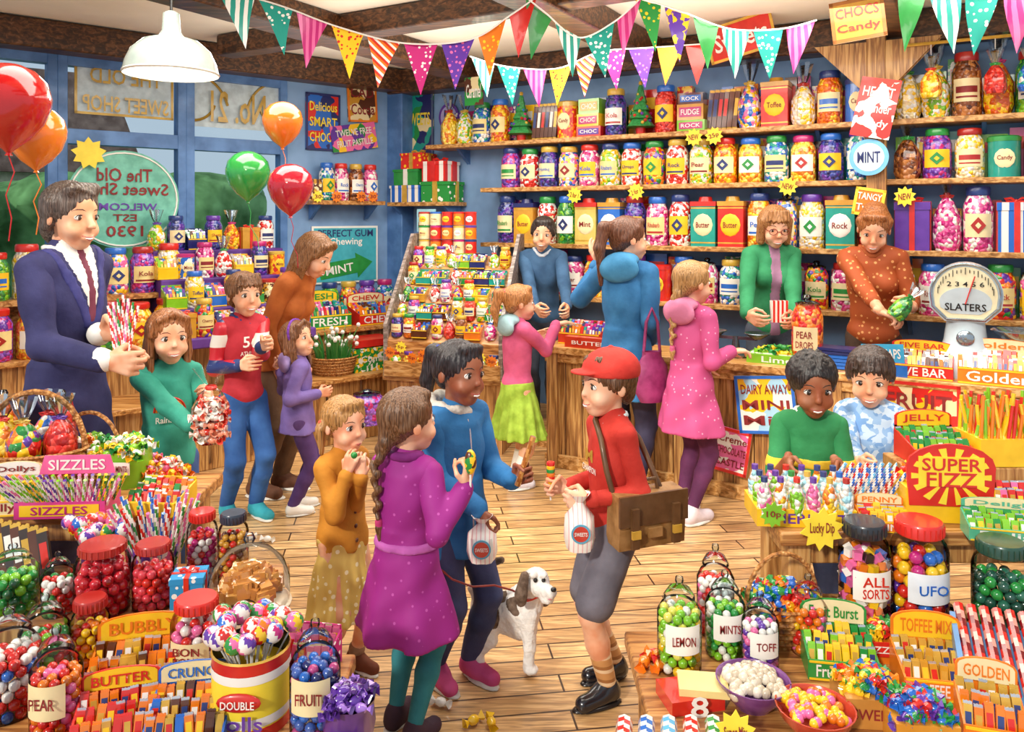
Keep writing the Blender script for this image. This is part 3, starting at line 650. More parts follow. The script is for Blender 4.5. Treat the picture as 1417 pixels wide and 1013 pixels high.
def fg_jar(pos,r,h,mats,sr,lid=0,lm=None,txt=None,lb=None,tm=None,name='sweet_jar',ang=0,fillk=.92,kind='ball'):
    mb=MB(name); mb.T=Tr(pos)@Rz(ang); g=glassm('#feffff',.14)
    if lid==0:
        mb.lathe([(0,0),(r*.94,0),(r,.04*h),(r,.72*h),(r*.9,.80*h),(r*.74,.85*h),(r*.74,.9*h)],g,28); top=.74*h
        mb.lathe([(r*.80,.86*h),(r*.83,.87*h),(r*.83,.98*h),(r*.78,h),(0,h)],lm or LIDS[0],24)
        for i in range(24): a=i*math.pi/12; mb.box((r*.83*math.cos(a),r*.83*math.sin(a),.925*h),(.004,.004,.1*h),lm or LIDS[0])
    else:
        mb.lathe([(0,0),(r*.9,0),(r,.05*h),(r,.62*h),(r*.8,.70*h),(r*.62,.73*h),(r*.7,.76*h)],g,28); top=.66*h
        mb.lathe([(r*.74,.75*h),(r*.72,.78*h),(r*.5,.86*h),(r*.14,.88*h),(r*.12,.90*h),(r*.2,.94*h),(r*.17,.98*h),(0,1.0*h)],glassm('#eef8fc',.3),20)
    z=sr*1.1; top*=fillk; k=0
    while z<top:
        R=r*.97-sr if z<.7*h*fillk else r*.8-sr
        rings=[R] if z<top-sr*2.2 else [R,R-2*sr,R-4*sr,R-6*sr]
        for rr in rings:
            if rr<sr*.6: 
                if rr>-sr: mb.ball((0,0,z+sr*.4),sr,rc(mats),8,5)
                continue
            n=int(2*math.pi*rr/(2*sr*.98))
            for i in range(n):
                a=2*math.pi*(i+.5*(k%2))/n; 
                p=(rr*math.cos(a),rr*math.sin(a),z+(R-rr)*.15+rnd.uniform(-.15,.15)*sr)
                if kind=='ball': mb.ball(p,sr,rc(mats),9,6)
                else: mb.box((0,0,0),(sr*1.6,sr*1.6,sr*1.6),rc(mats),Tr(p)@Rz(rnd.uniform(0,90))@Rx(rnd.uniform(0,60)))
        z+=sr*1.75; k+=1
    if txt:
        mb.lathe([(r*1.02,.26*h),(r*1.03,.40*h),(r*1.02,.56*h)],lb or LABEL[0],12,a0=222,a1=318); 
        ws=txt.split(' ')
        for i,wd in enumerate(ws): mb.text(wd,r*1.05,h*.10,tm or INK,(0,-r*1.055,.41*h+(len(ws)-1)*.06*h-i*.12*h))
    return mb.done()
# ================================================================= ROOM
ZC=3.4
def poly(name,pts,m,th=None):
    mb=MB(name); n=len(pts); dz=-.1 if th is None else th
    mb.add([tuple(p) for p in pts]+[(p[0],p[1],p[2]+dz) for p in pts],[tuple(range(n)),tuple(range(2*n-1,n-1,-1))]+[(i,n+i,n+(i+1)%n,(i+1)%n) for i in range(n)],m); return mb.done()
def floor_mat():
    m,nt,b=newmat('oak_floorboards',.36,0,.25); v=coords(nt,(0,0,-8))
    br=nt.nodes.new('ShaderNodeTexBrick'); br.inputs['Scale'].default_value=1; br.inputs['Brick Width'].default_value=1.3; br.inputs['Row Height'].default_value=.12; br.inputs['Mortar Size'].default_value=.005; br.inputs['Mortar Smooth'].default_value=.3
    br.inputs['Color1'].default_value=lin('#d8bc90'); br.inputs['Color2'].default_value=lin('#ac8c64'); br.inputs['Mortar'].default_value=lin('#3c2818'); br.inputs['Bias'].default_value=-.1
    nt.links.new(v,br.inputs['Vector']); v2=coords(nt,(0,0,-8),(1.2,14,1)); n=nt.nodes.new('ShaderNodeTexNoise'); n.inputs['Scale'].default_value=3; n.inputs['Detail'].default_value=7; n.inputs['Distortion'].default_value=1.6
    nt.links.new(v2,n.inputs['Vector']); g=ramp(nt,n.outputs['Fac'],['#745638','#ccb088','#fff6e4'],False,[.32,.5,.68])
    mx=nt.nodes.new('ShaderNodeMix'); mx.data_type='RGBA'; mx.blend_type='MULTIPLY'; mx.inputs[0].default_value=.75; nt.links.new(br.outputs['Color'],mx.inputs[6]); nt.links.new(g,mx.inputs[7])
    hs=nt.nodes.new('ShaderNodeHueSaturation'); hs.inputs['Value'].default_value=1.4; hs.inputs['Saturation'].default_value=1.0; nt.links.new(mx.outputs[2],hs.inputs['Color'])
    nt.links.new(hs.outputs[0],b.inputs['Base Color']); bump(nt,b,br.outputs['Fac'],-.3,.01); return m
b55,w8=B(6,0,0),W(8.5,0,0)
poly('floor',[(-7,0,0),(7,0,0),(w8.x,w8.y,0),tuple(W(0,0,0)),(b55.x,b55.y,0)],floor_mat())
poly('ceiling',[(-7,1.6,ZC),(7,1.6,ZC),(w8.x,w8.y,ZC),tuple(W(0,0,ZC)),(b55.x,b55.y,ZC)],plain('#fbf4e2',.8,0,0,.04,2),.1)
mb=MB('wall_right'); mb.T=WM(4.25,-.05,ZC/2); mb.box((0,0,0),(8.5,.1,ZC),BLUEW); mb.done()
mb=MB('wall_left')
def Bpan(t0,t1,z0,z1,m,off=-.05,th=.1): mb.T=BM((t0+t1)/2,off,(z0+z1)/2); mb.box((0,0,0),(abs(t1-t0),th,z1-z0),m); mb.T=Matrix.Identity(4)
Bpan(0,1.3,0,ZC,BLUEW); Bpan(1.3,6,0,.88,BLUEW); Bpan(1.3,6,3.2,ZC,BLUEW); mb.done()
wt=[1.3,2.22,3.2,4.15,5.1,6]
for i in range(5):
    mb=MB('window_%d'%(i+1)); t0,t1=wt[i],wt[i+1]
    for a,b_ in((t0,t0+.07),(t1-.07,t1)): Bpan(a,b_,.88,3.2,BLUEP,-.04,.12)
    for z0,z1 in((.88,.96),(2.48,2.6),(3.1,3.2)): Bpan(t0,t1,z0,z1,BLUEP,-.04,.11)
    Bpan(t0+.07,t1-.07,.96,3.12,glassm('#f0faff',.08),-.05,.006)
    mb.done(.006)
mb=MB('window_lettering'); GL=plain('#b8902c',.4,.2,.2,.1)
def Wtext(px,py,s,w,h,m=GL):
    mb.T=BM(Bt(px),-.02,Bz(px,py)); mb.text(s,w,h,m,(0,-.03,0),mir=True)
Wtext(175,108,'THE OLD',.55,.13); Wtext(175,146,'SWEET SHOP',.66,.13); Wtext(330,150,'No. 21',.5,.28)
PANE=plain('#c8dce4',.5)
mb.T=BM(Bt(175),-.025,Bz(175,128)); mb.slab([(-.38,-.20),(.38,-.20),(.38,.20),(-.38,.20)],.003,PANE)
for a in((-.38,-.20,.38,-.18),(-.38,.18,.38,.20),(-.38,-.20,-.36,.20),(.36,-.20,.38,.20)): mb.slab([(a[0],a[1]),(a[2],a[1]),(a[2],a[3]),(a[0],a[3])],.012,GL)
mb.T=BM(Bt(330),-.025,Bz(330,140)); mb.slab([(-.42,-.25),(.42,-.25),(.42,.26),(-.42,.26)],.003,PANE)
for s in(-1,1): mb.tube([(s*(.38-.3*math.sin(a)),-.01,.2-.35*(1-math.cos(a))) for a in [i*.16 for i in range(9)]],.012,GL,5); mb.tube([(s*(.40-.2*math.sin(a)),-.01,-.2+.2*(1-math.cos(a))) for a in [i*.16 for i in range(9)]],.012,GL,5)
mb.T=Matrix.Identity(4); mb.done()
mb=MB('oval_window_sign'); mb.T=BM(Bt(173,.06),.05,Bz(173,276,.06))
tl=plain('#6cc0a8',.5); el=lambda a,b_:[(a*math.cos(i*math.pi/20),b_*math.sin(i*math.pi/20)) for i in range(40)]
mb.slab(el(.43,.40),.01,tl); mb.tube([(x*1.0,-.008,z) for x,z in el(.41,.38)]+[(.41,-.008,0)],.008,WH,5)
for s,z,w,h in(('The Old',.2,.42,.11),('Sweet Shop',.07,.68,.13),('WELCOME',-.06,.5,.06),('EST',-.15,.18,.06),('1930',-.26,.28,.09)): mb.text(s,w,h,INK if s!='WELCOME' else LIDS[4],(0,-.012,z),mir=True)
mb.done()
obj('star_sign',BM(Bt(123,.1),.1,Bz(123,212,.1)),lambda m:i_star(m,.13,STARY,Matrix.Identity(4),n=9))
hed=plain('#5c9844',.9,0,0,.35,3,1,6)
poly('ground_outside',[tuple(B(-1,-.3,-.02)),tuple(B(9,-.3,-.02)),tuple(B(9,-9,-.02)),tuple(B(-1,-9,-.02))],plain('#9aa890',.9),-.1)
mb=MB('hedge_outside'); f=Fld((-9,6,0),(0,13,3.4),.12); r2=random.Random(4)
for i in range(60):
    t=r2.uniform(.6,7.5); p=B(t,-3-r2.random()*1.2,r2.uniform(.3,2.1)); f.ell('g',p,(r2.uniform(.35,.7),)*2+(r2.uniform(.3,.6),),.2)
X,Y,Z=f.G(); f.g['g']+=(.05*np.sin(11*X+3*Z)*np.sin(12*Y)*np.sin(13*Z)).astype(np.float32)
f.into(mb,{'g':hed}); mb.done()
mb=MB('cottage_outside'); mb.T=BM(3.6,-6.2,0); mb.box((0,0,1.3),(4.4,1.6,2.6),plain('#d8ccb0',.8)); mb.slab([(-2.5,2.5),(2.5,2.5),(2.0,3.9),(-2.0,3.9)],1.9,plain('#7a5a50',.8,0,0,.2,8))
for x in(-1.4,0,1.4): mb.box((x,-.82,1.7),(.7,.06,.8),plain('#506878',.3)); mb.box((x,-.85,1.7),(.05,.06,.8),WH)
mb.box((-1.2,0,4.1),(.4,.5,.9),plain('#a05a40',.8)); mb.done()
mb=MB('trim_corner_post'); mb.T=WM(.02,.1,ZC/2); mb.box((0,0,0),(.2,.2,ZC),BLUEP); mb.done(.01)
mb=MB('ceiling_beams')
mb.T=WM(4.2,.12,3.27); mb.box((0,0,0),(8.5,.24,.24),OAKD); mb.T=BM(3,.12,3.28); mb.box((0,0,0),(6.2,.22,.22),wood('#3c220e','#684020',(0,0,-40),(1.5,12,12)))
bd=wood('#3c220e','#684020',(0,0,-60),(1.5,12,12))
for t in(.95,2.75,4.6,6.6): mb.T=WM(t,3.0,3.30); mb.box((0,0,0),(.26,5.8,.20),bd)
mb.T=WM(3.5,2.1,3.31); mb.box((0,0,0),(7.5,.18,.17),OAKD)
mb.done(.015)
mb=MB('shelf_post'); t=Wt(1213,.35); mb.T=WM(t,.35,ZC/2); mb.box((0,0,-.07),(.13,.08,ZC-.26),OAKV); mb.slab([(-.07,1.1),(-.07,1.45),(-.4,1.45)],.08,OAKV); mb.slab([(.07,1.1),(.07,1.45),(.4,1.45)],.08,OAKV); mb.done(.008)
# ------------------------------------------------------------ right wall shelves
SH=[2.6,2.17,1.66,1.2]
for z in SH:
    mb=MB('wall_shelf'); t0=.5 if z>2.5 else Wt(690,.15)-.1
    mb.T=WM((t0+8)/2,.16,z-.02); mb.box((0,0,0),(8-t0,.32,.04),OAKW); 
    for t in np.arange(t0+.3,7.8,1.1): mb.T=WM(t,.1,z-.04); mb.slab([(-.1,0),(.1,0),(.1,-.14)],.03,BLUEP,Rz(90))
    mb.done(.005)
def fill(z,t0,t1,seq,name,off=.2,k_=1.0,back=0):
    mb=MB(name)
    if back:
        t=t0
        while t<t1:
            hb=rnd.uniform(.26,back); w=rc([.1,.14,.2]); mb.T=WM(t+w/2,.055,z+.002); c_=rc(BARC+PRINTS[:6]); mb.box((0,0,hb/2),(w*.92,.08,hb),c_); mb.box((0,-.042,hb*.7),(w*.7,.004,hb*.25),rc([WH,LABEL[2],LIDS[0],GOLD])); t+=w
    t=t0; i=0
    while t<t1:
        k=seq[i%len(seq)]; i+=1
        if k=='j': w=.198; r=.094; mb.T=WM(t+w/2,off,z); i_jar(mb,r,rnd.uniform(.35,.38)*k_,rc(FILLS),rc(LIDS),rc(LABEL))
        elif k=='s': w=.19; mb.T=WM(t+w/2,off,z); i_jar(mb,.088,.36*k_,rc(FILLS),glassm('#e4f2fa',.5),rc(LABEL),1)
        elif k=='t': w=.22; mb.T=WM(t+w/2,off,z); i_sqtin(mb,.2,.33*k_,rc([col(GLD),col(BLU),col(RED),col('#d8c060'),col(TEAL)]),rc([col(GLD),col(NAV),col(RED)]),rc(LABEL),rc(['Mint','Rock','Butter','Toffee']))
        elif k=='c': w=.21; mb.T=WM(t+w/2,off,z); i_tin(mb,.1,.3*k_,rc(PRINTS+BARC),rc(LIDS),rc(LABEL))
        elif k=='b':
            w=.25; zz=z
            for q in range(3): h_=rc([.11,.13,.09]); mb.T=WM(t+w/2+rnd.uniform(-.015,.015),off,zz)@Rz(rnd.uniform(-9,9)); i_box(mb,.23-.015*q,.18,h_,rc(BARC),rc(['MINTS','FUDGE','CHOC','GUMS','BONBON','ROCK']),panel=rc(LIDS)); zz+=h_
        elif k=='g': w=.25; mb.T=WM(t+w/2,off,z); i_gift(mb,.22,.19,rnd.uniform(.24,.33)*k_,rc([dots(RED,WHT,14,.35),stripes([BLU,WHT],14),col(PUR),col(GRN),stripes([RED,WHT],12,(.7,0,.7))]),rc([GOLD,WH,LIDS[0]]))
        elif k=='l': w=.18; mb.T=WM(t+w/2,off,z); i_cello(mb,.095,rnd.uniform(.42,.5)*k_,rc(FILLS),rc(LIDS))
        elif k=='x': w=.25; mb.T=WM(t+w/2,off,z); i_tree(mb,.13,.44)
        elif k=='r':
            w=.25; mb.T=WM(t+w/2,off,z); m_=rc(BARC)
            for q in range(6): i_bar(mb,Tr(-.1+q*.042,0,.165)@Ry(6),.038,.33,.04,m_,GOLD)
        t+=w+.002
    mb.done()
tp=Wt(1213,.35)
fill(2.6,.62,tp-.12,'lljjxrcbjxjbrltljcbj','shelf_sweets_and_gifts',k_=1.1,back=.4)
fill(2.6,tp+.1,7.6,'lljljllcljl','shelf_sweets_and_gifts',k_=1.2,back=.45)
fill(2.17,Wt(695,.2),tp-.1,'j','shelf_sweet_jars',back=.36); fill(2.17,tp+.1,7.6,'ljjcjjgjjj','shelf_sweets_and_gifts',k_=.95,back=.36)
fill(1.66,Wt(690,.2),tp-.1,'jtjjttjjjttjsjtj','shelf_tins_and_jars',k_=1.15,back=.42); fill(1.66,tp+.1,7.6,'gljgglj','shelf_sweets_and_gifts',k_=1.2,back=.42)
fill(1.2,Wt(755,.2),7.6,'sjjsjcjsjjb','shelf_sweet_jars',back=.4)
mb=MB('hanging_sweet_bags'); mb.T=WM(tp+1.3,.42,3.1); mb.tube([(-1.1,0,0),(1.6,0,0)],.012,GOLD,6)
for i in range(13):
    mb.T=WM(tp+.35+i*.19,.42,2.72)
    if i%3==1: continue
    mb.tube([(0,0,.3),(0,0,.38)],.003,WH,4); i_cello(mb,.07,.30,rc(FILLS),rc(LIDS))
mb.done()
mb=MB('price_stars')
for px,py in((795,270),(880,265),(960,190),(988,188),(1090,258),(1252,272)):
    mb.T=WM(Wt(px,.35),.35,Wz(px,py,.35)); i_star(mb,.075,STARY,Ry(rnd.uniform(-20,20)),rc(['25p','NEW','2 for 1']))
mb.done()
def sign(name,T,w,h,bg,lines,tm=None,bd=None):
    mb=MB(name); mb.T=T; mb.box((0,0,0),(w,.012,h),bg)
    if bd:
        for x in(-1,1): mb.box((x*(w/2-.01),-.008,0),(.02,.006,h),bd)
        for z in(-1,1): mb.box((0,-.008,z*(h/2-.01)),(w,.006,.02),bd)
    n=len(lines)
    for i,l in enumerate(lines):
        hh=h*.8/n; mb.text(l,w*.8,hh*.62,tm or INK,(0,-.012,h*.4-hh*(i+.5)))
    return mb.done()
sign('chocolate_sign',Tr(P(1187,27,4.6))@Rz(-25)@Ry(-6),.29,.24,col(GLD),['CHOCS','Candy'],col(RED),col('#a86018'))
sign('red_hanging_sign',WM(Wt(1025,.6),.6,Wz(1025,52,.6))@Ry(-12),.5,.28,col(RED),['Sweets'],WH,GOLD)
sign('heart_bag_sign',WM(Wt(1212,.45),.47,Wz(1212,150,.45))@Ry(12),.26,.42,prt([RED,RED,WHT],14),['HEART','Wonder','Candy'],WH)
mb=MB('round_badge_sign'); mb.T=WM(Wt(1203,.42),.45,Wz(1203,218,.42)); mb.slab(el(.13,.13),.01,col('#70b8e0')); mb.slab(el(.1,.1),.014,col('#e8f4fa')); mb.text('MINT',.15,.08,INKB,(0,-.012,0)); mb.done()
sign('tangy_card_sign',WM(Wt(1203,.42),.45,Wz(1203,280,.42))@Ry(10),.2,.2,col(ORG),['TANGY','Twist'],WH,STARY)
def bposter(name,px,py,w,h,bg,lines,tm,rot=0,bd=None,off=.015): sign(name,BM(Bt(px,off),off,Bz(px,py,off))@Ry(rot),w,h,bg,lines,tm,bd)
bposter('chocolate_poster',447,169,.36,.55,prt([BLU,NAV,BLU,RED],9),['Delicious','SMART','CHOCO'],STARY,0,col(NAV))
bposter('cocoa_poster',501,140,.33,.42,prt([GLD,CRM,BRN],9),['CAD','Cocoa'],INK,-3,col(ORG))
bposter('pastilles_poster',490,190,.5,.26,prt([PUR,PNK,GRN,YEL],14),['TWELVE FREE','FRUIT PASTILLE'],WH,-10,None,.03)
mb=MB('chewing_gum_poster'); mb.T=BM(Bt(478,.015),.015,Bz(478,352,.015)); mb.box((0,0,0),(.72,.012,.56),WH); mb.box((0,-.008,0),(.68,.006,.52),col('#40b0c0')); mb.text('PERFECT GUM',.6,.07,INKB,(0,-.014,.21)); mb.text('Chewing',.36,.09,WH,(.0,-.014,.12))
mb.slab([(-.3,-.2),(.1,-.2),(.1,-.25),(.28,-.12),(.1,.0),(.1,-.05),(-.3,-.05)],.03,col(GRN),Ry(-8)); mb.text('MINT',.3,.08,WH,(-.09,-.02,-.13),Ry(-8)); mb.done()
mb=MB('wall_shelf'); z=Bz(475,278,.12); mb.T=BM(Bt(475,.12),.13,z-.02); mb.box((0,0,0),(.78,.26,.04),OAKB); 
for x in(-.3,.3): mb.slab([(-.1,0),(.1,0),(.1,-.14)],.03,BLUEP,Tr(x,0,-.02)@Rz(90))
mb.done(.005)
mb=MB('jars_on_wall_shelf')
for i,x in enumerate((-.33,-.18,-.03,.13,.29)): mb.T=BM(Bt(475,.12),.13,z)@Tr(x,0,0); (i_jar(mb,.075,.36,rc(FILLS[5:8]+FILLS[3:5]),rc(LIDS),rc(LABEL)) if i else i_box(mb,.14,.12,.2,PRINTS[9]))
mb.done()
mb=MB('price_stars')
for px in(440,466,500,516): mb.T=BM(Bt(px,.28),.28,Bz(px,272,.28)); i_star(mb,.06,rc([STARY,col(ORG)]),Matrix.Identity(4),'30')
mb.done()
sign('street_poster',WM(Wt(580,.02),.02,Wz(580,165,.02)),.36,.78,prt([TEAL,NAV,CRM,GRN],7),['','SWEETS',''],STARY,col('#506080'))
mb=MB('round_badge_sign'); mb.T=WM(Wt(622,.02),.03,Wz(622,162,.02)); mb.slab(el(.12,.14),.012,col(PUR)); mb.slab(el(.095,.11),.018,col('#b8b0e0')); mb.text('K',.1,.14,INKB,(0,-.014,0)); mb.done()
sign('small_portrait_poster',WM(Wt(668,.3),.45,Wz(668,125,.45)),.2,.26,prt([GRN,CRM,BRN],12),['Caramel'],WH)
mb=MB('wall_shelf'); zz=Wz(590,280,.15); mb.T=WM(Wt(592,.15),.17,zz-.02); mb.box((0,0,0),(.75,.32,.04),OAKW); mb.slab([(-.14,0),(.14,0),(.14,-.2)],.03,BLUEP,Tr(-.3,0,-.02)@Rz(90)); mb.slab([(-.14,0),(.14,0),(.14,-.2)],.03,BLUEP,Tr(.3,0,-.02)@Rz(90)); mb.done(.005)
mb=MB('stacked_gift_boxes')
for x,w,h,zo,m_ in((-.18,.36,.17,0,stripes([BLU,WHT],14)),(.19,.34,.2,0,dots(GRN,WHT,16,.3)),(-.17,.3,.16,.17,col(GRN)),(.17,.28,.2,.2,stripes([RED,WHT],12)),(-.1,.26,.16,.33,dots(RED,YEL,18,.3))):
    mb.T=WM(Wt(592,.15),.17,zz+zo+.002)@Tr(x,0,0); i_gift(mb,w,.24,h,m_,rc([GOLD,WH,LIDS[0]]))
mb.done()
sign('dolly_card_sign',WM(Wt(590,.36),.36,Wz(588,305,.36)),.22,.22,col('#a8e0f0'),['Dolly','MIX'],INK)
# ------------------------------------------------------------ window cabinets on the left
mb=MB('window_display_cabinet')
def Bbox(t0,t1,o0,o1,z0,z1,m): mb.T=BM((t0+t1)/2,(o0+o1)/2,(z0+z1)/2); mb.box((0,0,0),(abs(t1-t0),o1-o0,z1-z0),m); mb.T=Matrix.Identity(4)
Bbox(.3,5.6,.01,.62,.0,.86,OAKV); Bbox(.3,5.6,.01,.68,.86,.9,OAKB); Bbox(.4,5.6,.62,1.05,0,.52,OAKV); Bbox(.38,5.6,.62,1.12,.52,.56,OAKB)
for t in np.arange(.45,5.6,.32): Bbox(t,t+.02,1.04,1.06,.05,.52,DARKV); Bbox(t,t+.02,.61,.635,.56,.86,DARKV)
mb.done(.006)
PURP=plain('#5a2a88',.6,0,0,.12,6,.2,12)
mb=MB('stepped_display_stand')
for k,(o0,o1,z1) in enumerate(((.05,.3,1.62),(.3,.52,1.4),(.52,.74,1.18),(.74,.96,.98))):
    Bbox(Bt(405,.5),Bt(222,.5),o0,o1,.9,z1,PURP)
mb.done(.01)
mb=MB('stepped_sweets_display')
for k,(o,z,seq) in enumerate(((.17,1.62,'jgljbjl'),(.41,1.4,'bcjbljc'),(.63,1.18,'jbjcbjb'),(.85,.98,'bjgbcbj'))):
    t=Bt(405,.5)+.03; i=k
    while t<Bt(225,.5)-.1:
        q=seq[i%7]; i+=1; mb.T=BM(t+.08,o,z); w=.155
        if q=='j': i_jar(mb,.073,.29,rc(FILLS),rc(LIDS),rc(LABEL))
        elif q=='g': i_gift(mb,.15,.13,.19,rc([col(GLD),dots(RED,WHT,18,.3),col(PNK)]),rc([GOLD,LIDS[0]]))
        elif q=='l': i_cello(mb,.075,.34,rc(FILLS),rc(LIDS))
        elif q=='c': i_tin(mb,.07,.2,rc(PRINTS),rc(LIDS),rc(LABEL))
        else: i_barbox(mb,.15,.14,.13,rc(BARC),BARC)
        t+=w
mb.done()
for off,z,r,h,px0,px1 in((.35,1.3,.095,.4,-60,235),(.58,.9,.11,.4,-60,235)):
    mb=MB('window_sweet_jars'); t=Bt(px1,off)
    if z>1: 
        mb2=MB('window_riser_shelf'); L_=abs(Bt(px0,off)-Bt(px1,off)); mb2.T=BM((Bt(px1,off)+Bt(px0,off))/2,.3,z-.2); mb2.box((0,0,.18),(L_,.3,.04),OAKB); mb2.box((0,.1,-.02),(L_,.04,.36),OAKB); mb2.done()
    while t<Bt(px0,off): mb.T=BM(t,off-.03,z); i_jar(mb,r,rnd.uniform(h*.85,h),rc(FILLS),rc(LIDS[:3]),rc(LABEL)); t+=r*2.1
    mb.done()
def bobj(name,px,off,z,fn,rot=0,bev=0): return obj(name,BM(Bt(px,off),off,z)@Rz(rot),fn,bev)
bobj('sweet_packet_rack',448,.45,.9,lambda m:(i_barbox(m,.42,.25,.16,col(GRN),BARC,'FRESH',.12)))
def jr(m):
    for x in(-.3,-.1,.1,.3): m.T=BM(Bt(495,.2)-x,.2,.9); i_jar(m,.09,.38,rc(FILLS),rc(LIDS),rc(LABEL))
bobj('window_sweet_jars',495,.2,.9,jr)
bobj('chocolate_display_box',515,.5,.9,lambda m:i_barbox(m,.4,.25,.14,col(RED),BARC,'CHEW',.1))
bobj('sweet_display_box',508,.85,.56,lambda m:(i_box(m,.42,.3,.2,PRINTS[3],'Coming'),m.box((0,0,.24),(.4,.28,.06),LIDS[0])))
bobj('gift_box',578,.8,.56,lambda m:i_gift(m,.36,.3,.24,dots('#38a0d8',WHT,20,.35),STARY))
def plant(m):
    i_basket(m,.2,.15,False)
    for i in range(70):
        a=rnd.uniform(0,6.28); r=rnd.uniform(0,.15); h=rnd.uniform(.12,.28); m.tube([(r*math.cos(a),r*math.sin(a),.12),(r*1.2*math.cos(a),r*1.2*math.sin(a),.12+h*.6),(r*1.6*math.cos(a),r*1.6*math.sin(a),.12+h)],[.008,.007,.002],col('#3c8c38'),4)
        if i%2: m.ball((r*1.6*math.cos(a),r*1.6*math.sin(a),.13+h),.02,WH,6,4)
bobj('flower_basket',462,.88,.56,plant)
obj('purple_sweet_jar',Tr(S(508,585,.28)),lambda m:(i_jar(m,.14,.26,FILLS[6],glassm('#e4f2fa',.5),None,1)))
obj('small_wooden_plinth',Tr(S(508,585,0))@Rz(20),lambda m:m.box((0,0,.139),(.4,.34,.276),OAKV),.01)
# ------------------------------------------------------------ pick and mix stand (corner)
def pickmix(m):
    w=.98
    m.box((0,.1,.28),(w,.75,.56),OAKV); m.box((0,.1,.58),(w+.06,.8,.05),OAKW); M0=m.T
    for s in(-1,1): m.slab([(-.32,.6),(.45,.6),(.45,1.75),(.3,1.75),(-.32,1.02)],.03,wood('#7a6a60','#a89890',(0,0,0),(2,12,12)),Tr(s*(w/2+.0),0,0)@Rz(90))
    m.slab([(-.3,.6),(.45,.6),(.45,1.55),(.3,1.55),(-.3,.88)],w-.02,OAK,Rz(90))
    for r in range(5):
        y=-.25+r*.125; z=.93+r*.135; x=-w/2+.08
        while x<w/2-.05:
            q=rnd.random(); m.T=M0@Tr(x,y,z-.02)
            if q<.45: i_jar(m,.05,.19,rc(FILLS),rc(LIDS),rc(LABEL)); x+=.105
            elif q<.6: i_cello(m,.05,.2,rc(FILLS),rc(LIDS)); x+=.1
            else: i_barbox(m,.13,.11,.09,rc(BARC),BARC,None,bwid=.02,nr=2); x+=.14
        m.T=M0
    for i in range(10): i_star(m,.05,rc([STARY,col(ORG)]),Tr(-w/2+.07+i*.095,-.385,.80+.05*math.sin(i*2)),'5p')
    m.box((0,-.33,.66),(w,.03,.12),OAKW); m.box((-.2,.42,1.56),(.56,.16,.03),OAKW)
    for r in range(3):
        for c in range(5): m.T=M0@Tr(-.42+c*.11,.42,1.575+r*.125); i_tin(m,.052,.12,rc([col(ORG),col(RED),col(CRM)]),rc(LIDS),rc(LABEL))
    for c in range(8): m.T=M0@Tr(-w/2+.08+c*.12,-.28,.6); i_jar(m,.055,.2,rc(FILLS),rc(LIDS),rc(LABEL))
    m.T=M0
obj('pick_and_mix_stand',Tr(-.49,6.72,0)@Rz(-14),pickmix,0)
# ------------------------------------------------------------ counter
C0=Wt(757,1.25); C1=8.4
mb=MB('shop_counter')
def Wbox(t0,t1,o0,o1,z0,z1,m): mb.T=WM((t0+t1)/2,(o0+o1)/2,(z0+z1)/2); mb.box((0,0,0),(abs(t1-t0),abs(o1-o0),z1-z0),m); mb.T=Matrix.Identity(4)
Wbox(C0,C1,.84,1.22,.0,.87,OAKV); Wbox(C0-.05,C1,.8,1.28,.87,.92,OAKW); Wbox(C0-.02,C1,1.2,1.25,0,.1,OAKW); Wbox(C0-.02,C1,1.2,1.25,.8,.87,OAKW)
for t in np.arange(C0,C1,.14): Wbox(t,t+.008,1.21,1.228,.1,.8,DARKV)
for t in np.arange(C0,C1,1.0): Wbox(t,t+.09,1.2,1.26,0,.87,OAKV)
mb.done(.006)
mb=MB('staff_platform'); Wbox(1.2,8.2,.02,.82,0,.15,OAKW); mb.done()
def cobj(name,px,off,fn,rot=0,z=.92,bev=0): return obj(name,WM(Wt(px,off),off,z)@Rz(rot),fn,bev)
def cposter(name,px,py,w,h,bg,lines,tm,rot=0,bd=None): return sign(name,WM(Wt(px,1.27),1.27,Wz(px,py,1.27))@Ry(rot),w,h,bg,lines,tm,bd)
cposter('dairy_poster',1060,560,.38,.38,prt(['#a8d8f0',WHT,'#a8d8f0',YEL],10),['DAIRY AWAY','MINI','Mix'],INK,-6,col(BLU))
cposter('creme_poster',1012,624,.24,.3,prt([WHT,PNK],12),['Creme','CHOCOLATE','CASTLE'],INK,8,col(RED))
cposter('red_striped_poster',1270,575,.45,.4,prt([RED,CRM,YEL],12),['FRUIT','Custard'],INK,0,col(RED))
cobj('chocolate_display_box',808,1.02,lambda m:i_barbox(m,.34,.2,.12,col('#c83010'),BARC,None),0)
cobj('chocolate_bar_boxes',818,1.2,lambda m:i_box(m,.4,.08,.08,col('#c83010'),'BUTTER'),0)
def pj(m):
    i_jar(m,.10,.46,candy([ORG,'#ff9a40',RED],34),glassm('#e4f2fa',.5),None,1); m.lathe([(.102,.10),(.102,.26)],LABEL[0],10,a0=222,a1=318); m.text('PEAR',.10,.045,INK,(0,-.107,.21)); m.text('DROPS',.11,.045,INK,(0,-.107,.145))
cobj('pear_drops_jar',1117,1.1,pj)
cobj('sweet_tray',1080,1.08,lambda m:(m.box((0,0,.03),(.4,.22,.06),col(LIM)),m.box((0,0,.063),(.36,.18,.005),WH),m.text('Lime',.2,.04,WH,(0,-.115,.03)),setattr(m,'T',m.T@Tr(0,0,.05)),i_heap(m,.3,.14,.06,[col(GRN),col(LIM),col(YEL)],.05,60)))
